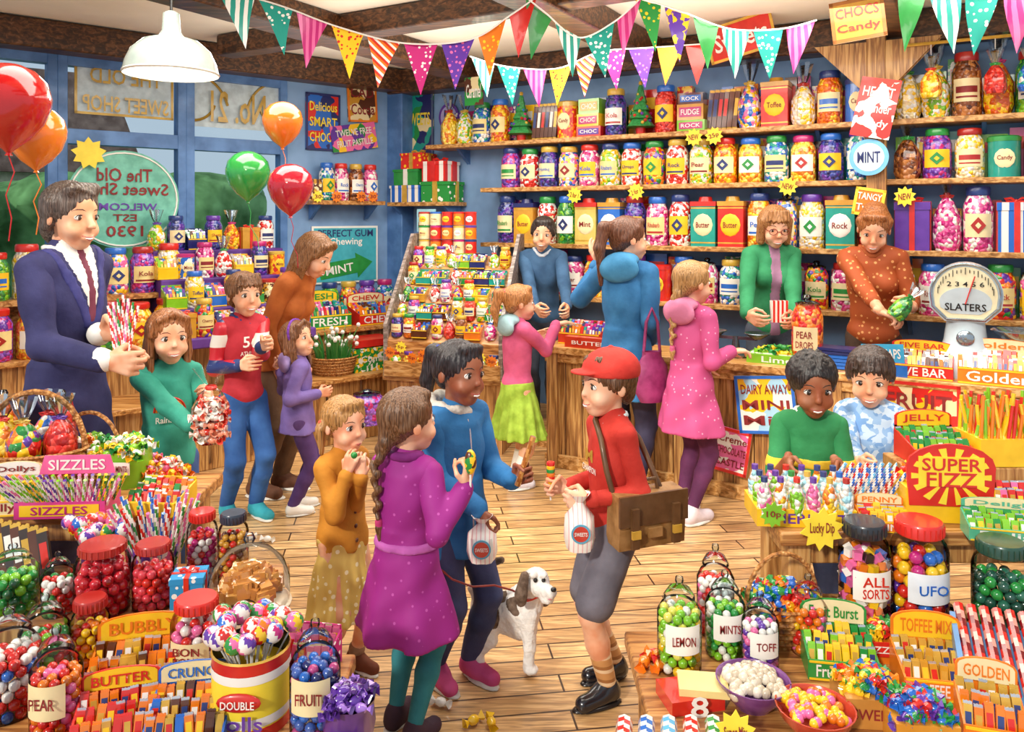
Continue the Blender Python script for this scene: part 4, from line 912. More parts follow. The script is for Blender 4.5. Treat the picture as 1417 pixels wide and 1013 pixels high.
def balance(m):
    st=plain('#687078',.25,.8); m.lathe([(0,0),(.1,0),(.11,.02),(.03,.05),(.02,.14),(0,.14)],st,16); m.box((0,0,.13),(.3,.02,.02),st)
    for s in(-1,1): m.lathe([(0,.13),(.03,.13),(.09,.17),(.085,.175),(.02,.15),(0,.15)],st,16,c=(s*.15,0,0))
    i_heap(m,.1,.1,.03,[col(BRN),col(RED)],.04,14)
cobj('balance_scales',1018,1.0,balance)
cobj('stacked_sweet_packets',1160,1.1,lambda m:[m.box((rnd.uniform(-.01,.01),0,.015+k*.022),(.26,.16,.018),rc([col(NAV),col(BLU),WH]),Rz(rnd.uniform(-5,5))) for k in range(6)])
cobj('ice_snaps_card',1222,1.18,lambda m:(i_label(m,'ICE SNAPS',.24,.12,col('#38a8d8'),WH,Tr(0,-.03,.13)@Ry(-4)),m.box((0,0,.035),(.28,.12,.07),BARC[4])))
cobj('chocolate_bar_display',1275,1.14,lambda m:i_barbox(m,.34,.18,.11,col(RED),[BARC[1],BARC[8],GOLD],'FIVE BAR',.07))
cobj('golden_bar_display',1380,1.14,lambda m:i_barbox(m,.4,.22,.13,col(ORG),[GOLD,BARC[1],LIDS[0]],'Golden',.08))
def scales(m):
    wb=plain('#c4d4dc',.3,0,.6,.04); ch=plain('#a8b8c4',.15,.8,0,.05)
    m.lathe([(0,0),(.19,0),(.2,.03),(.19,.07),(.15,.12),(.12,.22),(.10,.36),(0,.36)],wb,32,T=Matrix.Diagonal((1,.75,1,1)))
    fan=[(-.11,.34),(-.19,.42)]+[(.20*math.cos(a),.5+.2*math.sin(a)) for a in [math.pi*(1-i/16) for i in range(17)]]+[(.19,.42),(.11,.34)]
    m.slab(fan,.16,wb); m.slab([(x*.85,.06+z*.88) for x,z in fan],.172,col('#f4ecc4')); m.slab([(x*.7,.235+z*.45) for x,z in fan],.176,wb)
    m.tube([(x*.93,-.085,.035+z*.94) for x,z in fan+[fan[0]]],.008,ch,6)
    for i in range(19):
        a=math.pi*(.06+.88*i/18); r1=.15; m.box((r1*math.cos(a),-.0885,.5+r1*math.sin(a)),(.004,.003,.02 if i%3 else .04),BLK,None)
    m.text('2 3 4 5 6',.2,.03,BLK,(0,-.09,.57)); m.tube([(0,-.094,.45),(.05,-.094,.62)],.004,LIDS[0],5); m.text('SLATERS',.22,.045,BLK,(0,-.092,.43)) ; m.ball((0,-.09,.24),(.05,.02,.05),ch,14,8)
    m.box((.24,.05,.2),(.14,.1,.04),wb); m.lathe([(0,.22),(.08,.22),(.16,.29),(.15,.295),(.07,.235),(0,.235)],ch,24,c=(.29,.05,0))
cobj('weighing_scales',1336,.98,scales)
# ------------------------------------------------------------ pendant, bunting, balloons
def pendant(m):
    en=plain('#b4c4bc',.25,0,.6,.06); m.tube([(0,0,0.28),(0,0,ZC-2.55)],.006,BLK,6); m.lathe([(.02,.28),(.035,.27),(.04,.19),(.055,.165),(.12,.145),(.17,.10),(.195,.045),(.205,0),(.195,0),(.18,.045),(.155,.09),(.11,.13),(.05,.15)],en,36); m.tube([(.2*math.cos(a),.2*math.sin(a),0) for a in [i*math.pi/18 for i in range(37)]],.008,plain('#f0f0e4',.3),5)
    m.ball((0,0,.03),(.045,.045,.055),plain('#fff4d8',.3,emit=5),14,10); m.lathe([(0,ZC-2.55),(.05,ZC-2.55),(.045,ZC-2.59),(0,ZC-2.59)],en,16)
pl=P(237,103,3.6); obj('pendant_lamp',Tr(pl.x,pl.y,2.55),pendant)
FL=[dots(YEL,RED,36,.3),col(RED),dots(TEAL,WHT,30,.3),dots(PUR,PNK,34,.3),col(GRN),stripes([ORG,RED,WHT],26,(.7,0,.7)),dots(GRN,YEL,34,.35),stripes([MAG,PNK],26),dots(ORG,YEL,34,.3),stripes([TEAL,WHT],24),dots(MAG,WHT,34,.3),prt([PUR,YEL,PUR],30)]
def bunting(pts,size,n):
    m=MB('bunting'); pts=[V(p) for p in pts]; q=[]
    for i in range(len(pts)-1):
        a,b_=pts[i],pts[i+1]; p0=pts[max(i-1,0)]; p3=pts[min(i+2,len(pts)-1)]
        for k in range(8):
            t=k/8; q.append(.5*((2*a)+(b_-p0)*t+(2*p0-5*a+4*b_-p3)*t*t+(3*a-3*b_+p3-p0)*t**3))
    q.append(pts[-1]); m.tube(q,.005,WH,5)
    L=[0]
    for i in range(1,len(q)): L.append(L[-1]+(q[i]-q[i-1]).length)
    def at(s):
        for i in range(1,len(q)):
            if L[i]>=s: return q[i-1].lerp(q[i],(s-L[i-1])/max(1e-6,L[i]-L[i-1]))
        return q[-1]
    st=L[-1]/n
    for k in range(n):
        a=at(k*st+st*.06); b_=at(k*st+st*.06+min(size*.8,st*.9)); mid=(a+b_)/2+V((rnd.uniform(-.05,.05),rnd.uniform(-.06,.06),-size*1.1)); mt=FL[(k*5+n)%len(FL)]
        v=[];f=[]; nr=5
        for r in range(nr+1):
            t=r/nr
            for c in range(4):
                s=c/3; p=a.lerp(b_,s).lerp(mid,t); p=p+V((0,.03*math.sin(s*3.1+t*3)*(1-t),0)); v.append(p)
        for r in range(nr):
            for c in range(3): f.append((r*4+c,r*4+c+1,r*4+c+5,r*4+c+4))
        m.add(v,f,mt)
    m.done()
bunting([P(300,-8,4.3),P(345,-4,4.4),P(400,12,4.5),P(470,38,4.5),P(560,60,4.5),P(650,55,4.5),P(705,22,4.5),P(745,-6,4.5)],.26,9)
bunting([P(650,78,6),P(700,92,6),P(770,95,5.9),P(830,72,5.8),P(900,66,5.7),P(985,60,5.7)],.26,9)
bunting([P(725,-6,4.5),P(755,18,4.5),P(800,52,4.6),P(850,30,4.6),P(890,-6,4.6)],.26,4)
bunting([P(875,-6,4.6),P(940,15,4.7),P(1010,40,4.8),P(1080,40,4.8),P(1130,28,4.8)],.27,6)
bunting([P(1240,-12,4.2),P(1300,-5,4.2),P(1370,-6,4.1),P(1440,-12,4.0)],.28,4)
def balloon(px,py,d,r,c,dx=0):
    m=MB('balloon'); p=P(px,py,d); m.T=Tr(p); mt=plain(c,.15,0,.8,.1,3)
    m.lathe([(0,-1.28*r),(.1*r,-1.27*r),(.06*r,-1.2*r),(.14*r,-1.12*r),(.5*r,-.85*r),(.82*r,-.45*r),(.98*r,0),(1.0*r,.25*r),(.9*r,.65*r),(.62*r,.95*r),(.3*r,1.1*r),(0,1.14*r)],mt,24)
    m.tube([(0,0,-1.28*r),(.02,0,-1.7*r),(-.01+dx*.3,0,-2.3*r),(.01+dx*.7,0,-2.9*r),(dx,0,-3.5*r)],.0025,col(c),4); m.done()
balloon(12,148,2.8,.135,'#d01818'); balloon(50,190,3.0,.105,'#f07a14'); balloon(391,172,5.6,.14,'#f0781c',.1); balloon(343,243,5.5,.15,'#30a848',.08); balloon(402,262,5.3,.15,'#c0142a',.05)
# ================================================================= foreground tables
TW=wood('#9a6230','#c89050',(0,0,0),(1.2,14,14))
def table(name,x0,x1,y0,y1,z):
    m=MB(name); m.box(((x0+x1)/2,(y0+y1)/2,z-.025),(x1-x0,y1-y0,.05),TW); m.box(((x0+x1)/2,(y0+y1)/2,z-.09),(x1-x0-.1,y1-y0-.1,.08),OAKV)
    for x in(x0+.08,x1-.08):
        for y in(y0+.08,y1-.08): m.box((x,y,(z-.05)/2),(.08,.08,z-.05),OAKV)
    m.done(.008)
table('display_table',-2.35,-1.24,2.96,3.42,.80); table('display_bench',-2.3,-.82,2.57,2.94,.62); table('low_display_table',-2.2,-.5,1.75,2.55,.5)
table('display_table',.92,3.1,2.72,3.12,.82); table('low_display_table',.38,2.4,1.75,2.69,.5)
def at(px,py,z,rot=0): return Tr(S(px,py,z))@Rz(rot)
def hb(m):
    T=m.T; i_basket(m,.20,.15,True,.7)
    for x,y,f_,l in((-.12,0,FILLS[1],LIDS[0]),(-.02,-.05,FILLS[4],LIDS[3]),(.10,0,FILLS[0],LIDS[4]),(.02,.08,FILLS[13],LIDS[0])): m.T=T@Tr(x,y,.1); i_cello(m,.065,.27,f_,l)
obj('hamper_basket',at(48,672,.80,8),hb)
obj('wicker_gift_basket',at(125,660,.80,-8),lambda m:(i_basket(m,.14,.11,True,.8),setattr(m,'T',m.T@Tr(0,0,.09)),i_heap(m,.2,.16,.08,C([GRN,LIM,YEL,WHT,ORG]),.045,90)))
obj('jar_of_red_sweets',at(86,658,.80),lambda m:i_jar(m,.055,.36,FILLS[0],glassm('#e4f2fa',.5),None,1))
obj('jar_of_red_sweets',at(5,658,.80),lambda m:i_jar(m,.06,.36,FILLS[9],glassm('#e4f2fa',.5),None,1))
def greensack(m):
    m.lathe([(0,0),(.09,0),(.10,.05),(.095,.13),(.10,.15)],col(LIM),16); T=m.T; m.T=T@Tr(0,0,.13); i_heap(m,.16,.16,.06,C([LIM,GRN,WHT,YEL]),.042,80); m.T=T; i_label(m,'LEMON MINTS',.12,.05,LABEL[1],INK,Tr(0,-.105,.09))
obj('mint_sack',at(176,668,.80),greensack)
def sizz(m):
    m.box((0,0,.03),(.32,.14,.06),col('#d83888')); m.slab([(-.14,0),(.14,0),(.12,.07),(-.12,.07)],.006,col('#f060a0'),Tr(0,.07,.12)); m.text('SIZZLES',.21,.04,WH,(0,.064,.155)); m.box((0,-.071,.03),(.28,.003,.04),LABEL[2]); m.text('SIZZLES',.2,.03,LIDS[7],(0,-.0745,.03))
    for i in range(40): x=-.15+.3*(i%20)/19; y=-.045+.06*(i//20); i_stick(m,(x,y,.03),(x*1.5,y-.06,.15),.0065,rc([C([LIM,WHT]),C([PNK,WHT]),C([YEL,GRN]),C([PUR,WHT])]),10)
obj('sherbet_stick_box',at(95,708,.80,4),sizz)
obj('wrapped_bar_box',at(222,704,.80,-6),lambda m:i_barbox(m,.2,.16,.07,col(YEL),[BARC[1],BARC[3],BARC[0]]))
obj('candy_stick_box',at(12,706,.80,10),lambda m:i_barbox(m,.18,.14,.08,col(CRM),[BARC[12],BARC[1]],'Dollys',.06,tm=INK))
obj('wrapped_sweets_pile',at(216,664,.80),lambda m:i_heap(m,.22,.14,.1,C([ORG,RED,YEL,PNK,WHT]),.04,110))
def dark(m):
    for i in range(7): i_bar(m,Tr(-.14+i*.04,-.015*i,.11)@Ry(-18)@Rx(-15),.038,.20,.012,BARC[8] if i%2 else col('#2a1812'),GOLD)
obj('dark_chocolate_bars',at(45,800,.62,0),dark)
def crate(px,py,z,w,d,h,rot=0): return obj('wooden_crate',at(px,py,z,rot),lambda m:(m.box((0,0,h/2),(w,d,h-.01),OAKV),[m.box((0,-d/2-.004,h*(k+.5)/3),(w,.008,h*.25),TW) for k in range(3)]),.004)
def lol_bunch(m,n,r,h,cols,s=.05,z=.1):
    for i in range(n):
        a=2*math.pi*i/n+rnd.random()*.3; k=rnd.uniform(.3,1); i_lolly(m,(r*.4*k*math.cos(a),r*.4*k*math.sin(a),z),(math.cos(a)*.55*k,math.sin(a)*.55*k,1),s,rc(cols),h*rnd.uniform(.8,1.15))
SWL=[C([RED,WHT]),C([PNK,YEL,GRN]),C([BLU,WHT,MAG]),C([ORG,YEL]),C([GRN,WHT,RED]),C([PUR,PNK,WHT]),C([PNK,ORG]),C([RED,YEL])]
obj('lollipop_bunch',at(138,796,.62),lambda m:(m.lathe([(0,0),(.055,0),(.06,.09)],col(PUR),16),lol_bunch(m,20,.15,.10,SWL,.055,.06)))
def canes(m):
    m.lathe([(0,0),(.07,0),(.08,.10),(.07,.10)],PRINTS[1],16)
    for i in range(36): a=i*2.4; r=.068*math.sqrt(i/36); i_stick(m,(r*math.cos(a),r*math.sin(a),.03),(r*2.4*math.cos(a),r*2.4*math.sin(a),.26),.007,rc([C([GRN,WHT]),C([PNK,WHT]),C([RED,WHT]),C([BLU,WHT])]),14)
obj('candy_cane_pot',at(216,792,.62),canes)
fg_jar(S(142,844,.62),.085,.22,C(['#c01020','#e02838','#d01828']),.018,0,LIDS[1],None,name='jar_of_red_lollipops')
fg_jar(S(212,838,.62),.065,.21,C([RED,'#e84050']),.015,0,LIDS[1],None,name='jar_of_red_lollipops')
obj('gift_box',at(262,842,.62,10),lambda m:i_gift(m,.10,.09,.12,dots('#2890c8',WHT,34,.3),LIDS[0]))
fg_jar(S(280,800,.62),.052,.24,C([RED,WHT,MAG]),.012,0,LIDS[0]); fg_jar(S(323,803,.62),.052,.24,C([BRN,RED,GLD]),.012,0,plain('#283040',.3,0,.5))
def cloche(m):
    m.lathe([(0,0),(.13,0),(.135,.02),(.12,.03),(0,.03)],plain('#e8d8b8',.3,0,.3),24); T=m.T; m.T=T@Tr(0,0,.05); i_heap(m,.15,.15,.09,C(['#c88840','#b87430','#d8a050']),.038,120,'cube'); m.T=T
    m.lathe([(.128,.03),(.128,.10),(.11,.15),(.07,.19),(.03,.207)],glassm('#ffffff',.1),28); m.lathe([(.03,.205),(.012,.212),(.02,.23),(.012,.248),(0,.25)],glassm('#f0f8ff',.4),16)
obj('fudge_cloche',at(345,843,.62),cloche)
def poptin(m):
    r=.105; m.lathe([(0,0),(r,0),(r,.03),(r,.16),(r,.2),(r*1.02,.205),(r*.98,.21),(r*.97,.15)],[col(RED),col(RED),STARY,col(RED),col(RED),GOLD,BLK],32)
    for z in(.035,.15): m.lathe([(r*1.01,z),(r*1.015,z+.012),(r*1.01,z+.024)],WH,32)
    m.ball((0,-r,.108),(.06,.01,.026),LIDS[0],16,8); m.text('DOUBLE',.09,.022,WH,(0,-r-.013,.108)); m.text('Lolls',.13,.04,LIDS[4],(0,-r-.006,.055)); lol_bunch(m,26,.16,.085,SWL,.056,.16)
obj('lollipop_tin',at(348,995,.5),poptin)
fg_jar(S(436,1012,.5),.068,.31,C([BLU,NAV,'#4060b0','#c04080']),.015,1,None,'FRUIT',name='jar_of_blueberry_sweets')
fg_jar(S(272,935,.5),.075,.24,C([RED,WHT,PNK]),.016,0,LIDS[0],'BON BONS')
fg_jar(S(62,950,.5),.07,.28,C([GRN,LIM,WHT,RED]),.015,1); fg_jar(S(12,985,.5),.08,.3,C([RED,WHT,BLU]),.016,1)
fg_jar(S(78,1018,.5),.065,.3,C([RED,PNK,ORG]),.014,1,None,'PEAR'); fg_jar(S(125,935,.5),.055,.24,C([YEL,ORG,RED]),.013,0,LIDS[1])
fg_jar(S(18,845,.62),.075,.22,C([GRN,'#186030',LIM]),.017,1); fg_jar(S(80,848,.62),.05,.2,C([WHT,GRN,RED]),.013,1)
obj('chocolate_bar_box',at(190,962,.5,14),lambda m:i_barbox(m,.26,.2,.09,col(ORG),[BARC[1],BARC[0],GOLD,BARC[8]],'BUBBLY',.08))
obj('chocolate_bar_box',at(262,1022,.5,10),lambda m:i_barbox(m,.2,.18,.08,col(BLU),[BARC[4],BARC[1],BARC[8],GOLD],'CRUNCH',.06))
obj('chocolate_bar_box',at(160,1030,.5,16),lambda m:i_barbox(m,.2,.16,.08,col(RED),[BARC[0],BARC[12],BARC[1]],'BUTTER',.06))
obj('bagged_sweets_pile',at(195,912,.5),lambda m:i_heap(m,.22,.10,.12,C([ORG,YEL,RED,GLD]),.045,50,'bag'))
obj('wrapped_sweets_pile',at(45,1075,.5),lambda m:i_heap(m,.4,.12,.06,C([WHT,RED,BLU,YEL,GLD]),.045,80))
def vbag(m):
    m.lathe([(0,0),(.06,0),(.07,.05),(.065,.10),(.07,.12)],plain('#5a2a80',.3,0,.5),16,wob=.06,nw=5); T=m.T; m.T=T@Tr(0,0,.11); i_heap(m,.10,.10,.04,C([PUR,'#a878d8','#482070']),.038,40); m.T=T; i_label(m,'VIOLETS',.10,.035,plain('#7a48a8'),WH,Tr(0,-.073,.05))
obj('violet_sweets_bag',at(482,1030,.5),vbag)
obj('pink_sweet_box',at(430,925,.5,-10),lambda m:(i_barbox(m,.15,.12,.08,dots(MAG,WHT,40,.3),C([PNK,MAG,RED]))))
# --- right upper table
def sherb(m):
    m.box((0,0,.03),(.34,.2,.06),col(YEL)); m.text('SHERBERT',.28,.035,LIDS[4],(0,-.103,.03))
    for i in range(6):
        for j in range(3):
            c_=(-.14+i*.056,.06-.07*j,0); m.lathe([(0,.04),(.025,.04),(.025,.11),(.012,.14),(.010,.155),(0,.155)],rc([candy([YEL,WHT,ORG],60),candy([PNK,WHT],60),candy(['#a8e0f0',WHT],60),candy([LIM,WHT],60)]),12,c=c_); m.lathe([(.012,.15),(.012,.168),(0,.168)],rc(LIDS),8,c=c_)
obj('sherbet_box',at(1105,715,.82,-4),sherb)
def fizz(m):
    m.box((0,.04,.06),(.3,.2,.12),col(YEL)); pts=[(-.14,.06),(.14,.06),(.15,.2)]+[(.15*math.cos(a),.2+.08*math.sin(a)) for a in [math.pi*i/8 for i in range(1,8)]]+[(-.15,.2)]
    m.slab(pts,.01,col(RED),Tr(0,-.06,0))
    for i in range(14):
        a=math.pi*i/7; m.slab([(.03*math.cos(a),.165+.02*math.sin(a)),(.135*math.cos(a-.1),.165+.1*math.sin(a-.1)),(.135*math.cos(a+.1),.165+.1*math.sin(a+.1))],.014,STARY,Tr(0,-.06,0))
    m.slab([(-.11,.13),(.11,.13),(.11,.235),(-.11,.235)],.017,STARY,Tr(0,-.06,0)); m.text('SUPER',.2,.045,LIDS[0],(0,-.072,.208)); m.text('FIZZ',.17,.05,LIDS[0],(0,-.072,.155))
    T=m.T; m.T=T@Tr(0,.05,.13); i_heap(m,.24,.14,.04,C([YEL,RED,ORG]),.04,40); m.T=T
obj('fizzy_sweets_box',at(1305,715,.82,-6),fizz)
def straws(m):
    m.box((0,0,.03),(.30,.18,.06),col('#d8a050'))
    for i in range(33): x=-.14+.28*(i%11)/10; y=-.06+.06*(i//11); i_stick(m,(x,y,.04),(x+.06,y-.03,.15),.007,rc([C([BLU,WHT]),C(['#60b8e8',WHT]),C([RED,WHT])]),14)
obj('striped_straw_box',at(1205,700,.82,0),straws)
obj('penny_sweets_box',at(1222,730,.82,-8),lambda m:i_barbox(m,.16,.09,.05,col(ORG),[BARC[0],BARC[2]],'PENNY',.04))
obj('turkish_delight_box',at(1400,712,.82,-14),lambda m:(i_barbox(m,.30,.16,.09,col('#a8247a'),C([PNK,MAG,GLD,RED]),'Delights',.10)))
obj('mint_delight_box',at(1400,745,.82,-14),lambda m:i_barbox(m,.28,.10,.06,col('#58b890'),[BARC[10],BARC[3]],'Delight',.04))
def yst(m):
    m.box((0,0,.05),(.24,.18,.10),col(YEL))
    for i in range(60): x=-.11+.22*(i%12)/11; y=-.07+.14*(i//12)/4; a=rnd.uniform(-.04,.04); m.tube([(x,y,.08),(x+a,y,.23+rnd.uniform(-.03,.03))],.0065,rc(C([YEL,LIM,RED,ORG])),6)
obj('wooden_crate',at(1340,694,.82,0),lambda m:m.box((.03,.0,.079),(.62,.2,.158),OAKV),.005); obj('fruit_chew_sticks_box',at(1382,636,.98,0),yst)
obj('jelly_box',at(1292,636,.98,0),lambda m:i_barbox(m,.22,.16,.08,col(RED),[BARC[10],BARC[3]],'JELLY',.07))
# --- right lower table
crate(1230,862,.5,.46,.2,.06,0)
fg_jar(S(1196,852,.56),.082,.32,C([PNK,'#201818',YEL,ORG,BLU,WHT]),.016,0,plain('#20242c',.3,0,.5),'ALL SORTS',LABEL[1],LIDS[0],kind='cube')
fg_jar(S(1272,856,.56),.090,.33,C([MAG,ORG,RED,YEL,PUR,BLU]),.022,0,LIDS[0],'UFO',col('#e8f0f8'),LIDS[2])
crate(1385,882,.5,.26,.2,.06); fg_jar(S(1385,876,.56),.085,.3,C(['#1c5040','#2c7058',GRN,'#103828']),.018,0,plain('#1c4838',.3,0,.5))
obj('hamper_basket',at(1082,882,.5,10),lambda m:(i_basket(m,.13,.13,True,.8),setattr(m,'T',m.T@Tr(0,0,.11)),i_heap(m,.2,.16,.07,C([RED,YEL,GRN,ORG,BLU]),.042,90)))
fg_jar(S(940,925,.5),.068,.29,C([YEL,LIM,'#e8e060',WHT]),.015,1,None,'LEMON',LABEL[1]); fg_jar(S(1003,905,.5),.062,.27,C([GRN,LIM,WHT]),.013,1,None,'MINTS',LABEL[1])
fg_jar(S(990,874,.5),.062,.30,C([PNK,WHT,RED]),.013,1); fg_jar(S(1052,928,.5),.056,.25,C([PUR,WHT,PNK]),.012,1,None,'TOFF',LABEL[1]); fg_jar(S(1118,900,.5),.06,.25,C([ORG,RED,YEL,PNK]),.014,1)
def bowl(rim,mats,kind,s=.035):
    def f(m):
        r=.105; m.lathe([(0,0),(r*.5,0),(r*.55,.008),(r*.9,.05),(r,.075),(r*.96,.075),(r*.8,.045),(0,.02)],plain(rim,.2,0,.6),26); T=m.T; m.T=T@Tr(0,0,.06); i_heap(m,.14,.14,.035,mats,s,80,kind)
        m.T=T
    return f
obj('sweet_bowl',at(1042,975,.5),bowl('#7a4088',C(['#d8c8b0','#e8dcc8','#c8b8a0']),'ball',.03)); obj('sweet_bowl',at(1128,1015,.5),bowl('#c03820',C([PNK,YEL,YEL,ORG]),'ball',.027))
obj('fruit_burst_box',at(1160,925,.5,-10),lambda m:i_barbox(m,.2,.15,.08,col(GRN),[BARC[10],BARC[3],BARC[2]],'Fruit Burst',.08))
obj('fizz_pops_box',at(1225,905,.5,-6),lambda m:(i_label(m,'FIZZ POPS',.2,.045,col(RED),WH,Tr(0,-.07,.05)),m.box((0,0,.03),(.2,.12,.06),col(ORG)),setattr(m,'T',m.T@Tr(0,0,.06)),i_heap(m,.18,.10,.04,C([RED,GRN,YEL]),.038,50)))
obj('toffee_mix_box',at(1292,950,.5,-10),lambda m:(i_barbox(m,.2,.15,.08,col(ORG),[BARC[12],GOLD],'TOFFEE MIX',.09)))
obj('sweet_selection_box',at(1200,985,.5,-6),lambda m:(m.box((0,0,.04),(.16,.16,.08),col('#c88838')),m.text('SWEETS',.13,.03,INK,(0,-.082,.04)),setattr(m,'T',m.T@Tr(0,0,.07)),i_heap(m,.13,.12,.05,C([RED,GRN,BLU,YEL,ORG]),.036,80)))
obj('sweet_selection_box',at(1268,1020,.5,-6),lambda m:(m.box((0,0,.04),(.16,.16,.08),col('#d89028')),m.text('MIX',.11,.04,INK,(0,-.082,.04)),setattr(m,'T',m.T@Tr(0,0,.07)),i_heap(m,.13,.12,.05,C([RED,GRN,BLU,PUR]),.036,80)))
def rock(m):
    m.box((0,0,.05),(.26,.26,.02),col('#5088c0'),Rx(28)); 
    for s in(-1,1): m.box((s*.13,0,.07),(.015,.26,.06),col('#5088c0'),Rx(28))
    for i in range(7): x=-.105+i*.035; i_stick(m,(x,-.12,.02),(x,.12,.15),.015,C([RED,'#801018','#e8a090']),20)
obj('twisted_rock_sticks_box',at(1392,955,.5,-20)@Tr(0,0,.03),rock)
obj('golden_crisp_box',at(1372,1030,.5,-18),lambda m:i_barbox(m,.15,.12,.10,col(ORG),[GOLD,BARC[1]],'GOLDEN',.07))
obj('sweet_cigarette_boxes',at(965,985,.5),lambda m:(m.box((.0,.05,.02),(.16,.12,.04),BARC[0],Rz(12)),m.box((.02,.05,.05),(.14,.10,.02),LABEL[3],Rz(-8)),m.text('8',.05,.06,WH,(0,-.03,.03))))
obj('loose_toffees',at(905,918,.5),lambda m:i_heap(m,.1,.06,.03,C([ORG,RED]),.05,8))
obj('rolled_candy_packets',at(1000,1035,.5),lambda m:[i_stick(m,(x,-.1,.03),(x+.03,.06,.03),.022,C(c_),18) for x,c_ in((-.28,[RED,WHT]),(-.22,[BLU,WHT]),(-.16,['#60b8e8',WHT]),(-.1,[RED,WHT]),(-.04,[GRN,WHT]))])
obj('super_mix_star_sign',at(1003,1012,.5)@Tr(0,-.1,.06),lambda m:i_star(m,.055,STARY,Rx(-15),'Super Mix'))
obj('lucky_dip_star_sign',Tr(P(1137,732,2.68)),lambda m:i_star(m,.075,STARY,Matrix.Identity(4),'Lucky Dip'))
obj('price_star_sign',Tr(P(1070,712,2.70)),lambda m:i_star(m,.045,col(LIM),Matrix.Identity(4),'10p'))
mb=MB('sweet_wrappers')
for px,py in((370,748),(610,975),(655,1000),(680,1003),(345,745)):
    mb.T=Tr(S(px,py,.012)); i_sweet(mb,V((0,0,.01)),.05,rc(C([RED,WHT,YEL])))
mb.done()
# ================================================================= PEOPLE
cl=cloth
p=S(846,955); d=p.y
def satch(m,P0,nb,dr,H,J,at,sy):
    lb=plain('#9a6a34',.45,0,.3,.18,18,.2,40); ld=plain('#5c3a1c',.45,0,.2,.1)
    m.box((0,0,0),(.10,.29,.20),lb,Tr(.15,.07,.62*H-.1)@Ry(4)); T=Tr(.205,.07,.62*H-.1)@Rz(90)
    m.slab([(-.15,-.01),(.15,-.01),(.15,.105),(-.15,.105)],.012,ld,T)
    for x in(-.09,.09): m.box((x,-.012,-.015),(.03,.02,.15),ld,T); m.box((x,-.022,-.035),(.036,.012,.03),GOLD,T)
    m.box((0,-.01,-.04),(.06,.01,.035),lb,T); m.tube([V((.15,.02,.62*H)),V((.15,.03,.65*H)),V((.15,.11,.65*H)),V((.15,.12,.62*H))],.008,ld,6)
    m.tube([V((.13,-.06,.60*H)),V((.115,-.085,.68*H)),V((.07,-.085,.76*H)),V((.0,-.072,.80*H)),V((-.05,-.03,.825*H)),V((-.03,.05,.81*H)),V((.07,.085,.75*H)),V((.14,.15,.60*H))],.012,ld,6)
    m.text('CHAMPION',.11,.025,WH,(-.01,sy(0,.66*H)-.005,.66*H)); m.text('M',.06,.05,GOLD,(-.01,sy(0,.70*H)-.005,.70*H))
person('boy_in_red_cap',(p.x,p.y),1.36,202,hairc='#5a3418',o=dict(top=cl('#c8281a'),trousers=cl('#6c6874'),trlen=.5,sock=(stripes(['#c89058','#c89058','#e8c8a0','#a06838'],18,(0,0,1)),.42),shoe=plain('#14141c',.25,0,.5),sole=BLK,collar=cl('#e8f0f4'),cap=1,hair='short',eye='#3a2414'),
  hands={'R':dict(t=P(785,674,d-.02),fd=(-1,-.1,.1),curl=1.25),'L':dict(t=P(815,692,d-.14),fd=(-1,0,0),curl=1.25)},hr=.175,feet=((.0,-.05),(0,.03)),res=.0085,extra_loc=satch)
def slolly(px,py,d,L): 
    m=MB('striped_lollipop'); a=P(px,py+24,d); m.tube([a,a+V((0,0,L*.6))],.004,WH,6); b_=a+V((0,0,L*.6)); 
    cc=C([GRN,YEL,RED,ORG]*2)
    for i in range(7): m.lathe([(0,i*.014),(.016,i*.014),(.018,i*.014+.007),(.016,i*.014+.014),(0,i*.014+.014)],cc[i],12,c=b_)
    m.done()
slolly(762,668,d-.03,.09)
def sbag(name,px,py,d,w=.1,h=.16,mat=None):
    m=MB(name); m.T=Tr(P(px,py,d)); m.lathe([(0,-h*.5),(w*.42,-h*.5),(w*.5,-h*.3),(w*.46,h*.1),(w*.15,h*.34),(w*.12,h*.38),(w*.35,h*.55)],mat or stripes([WHT,WHT,WHT,'#e8b8b8'],60),16,wob=.08,nw=5); m.slab(el(w*.3,w*.3),.004,col('#58a8c8'),Tr(0,-w*.5,-h*.12)); m.slab(el(w*.24,w*.24),.006,col('#c83828'),Tr(0,-w*.5,-h*.12)); m.text('SWEETS',w*.4,w*.12,WH,(0,-w*.5-.005,-h*.12)); m.done()
sbag('paper_sweet_bag',802,722,d-.16,.12,.2)
p=S(562,1018); d=p.y
person('girl_in_purple_coat',(p.x,p.y),1.27,62,hairc='#6a4426',o=dict(top=dots('#961c80','#b84ca4',30,.15),hem=.31,flare=(.155,.13),tk=.003,leg=cl('#1f7a86'),shoe=cl('#3a2030'),belt=(cl('#c058b0'),.565),collar=cl('#7c1470'),cw=1.5,hair='plait',tie='#c83070',pof=.08),
  hands={'R':dict(t=P(645,672,d-.06),fd=(.2,.1,1),curl=1.1,hint=(-.5,.3,-1)),'L':dict(t=P(590,800,d+.2),curl=.6)},hr=.175,hrot=(-26,-4,0),res=.009)
m=MB('ice_lolly'); a=P(651,655,d-.08); m.tube([a-V((0,0,.05)),a],.004,WH,6); m.ball(a+V((0,0,.04)),(.022,.02,.045),prt([GRN,YEL,BRN],50),12,10); m.done()
p=S(630,940); d=p.y
def furx(f,P0,nb,dr,H,J,at):
    r=random.Random(5)
    for i in range(40):
        a=i*.55; rr=.062*H; f.ell('x1',nb+V((rr*math.cos(a),.022*H+rr*.9*math.sin(a),.008*H+r.uniform(-.010,.010)*H-(.025*H if math.sin(a)<-.5 else 0))),(.018*H,)*3,.008)
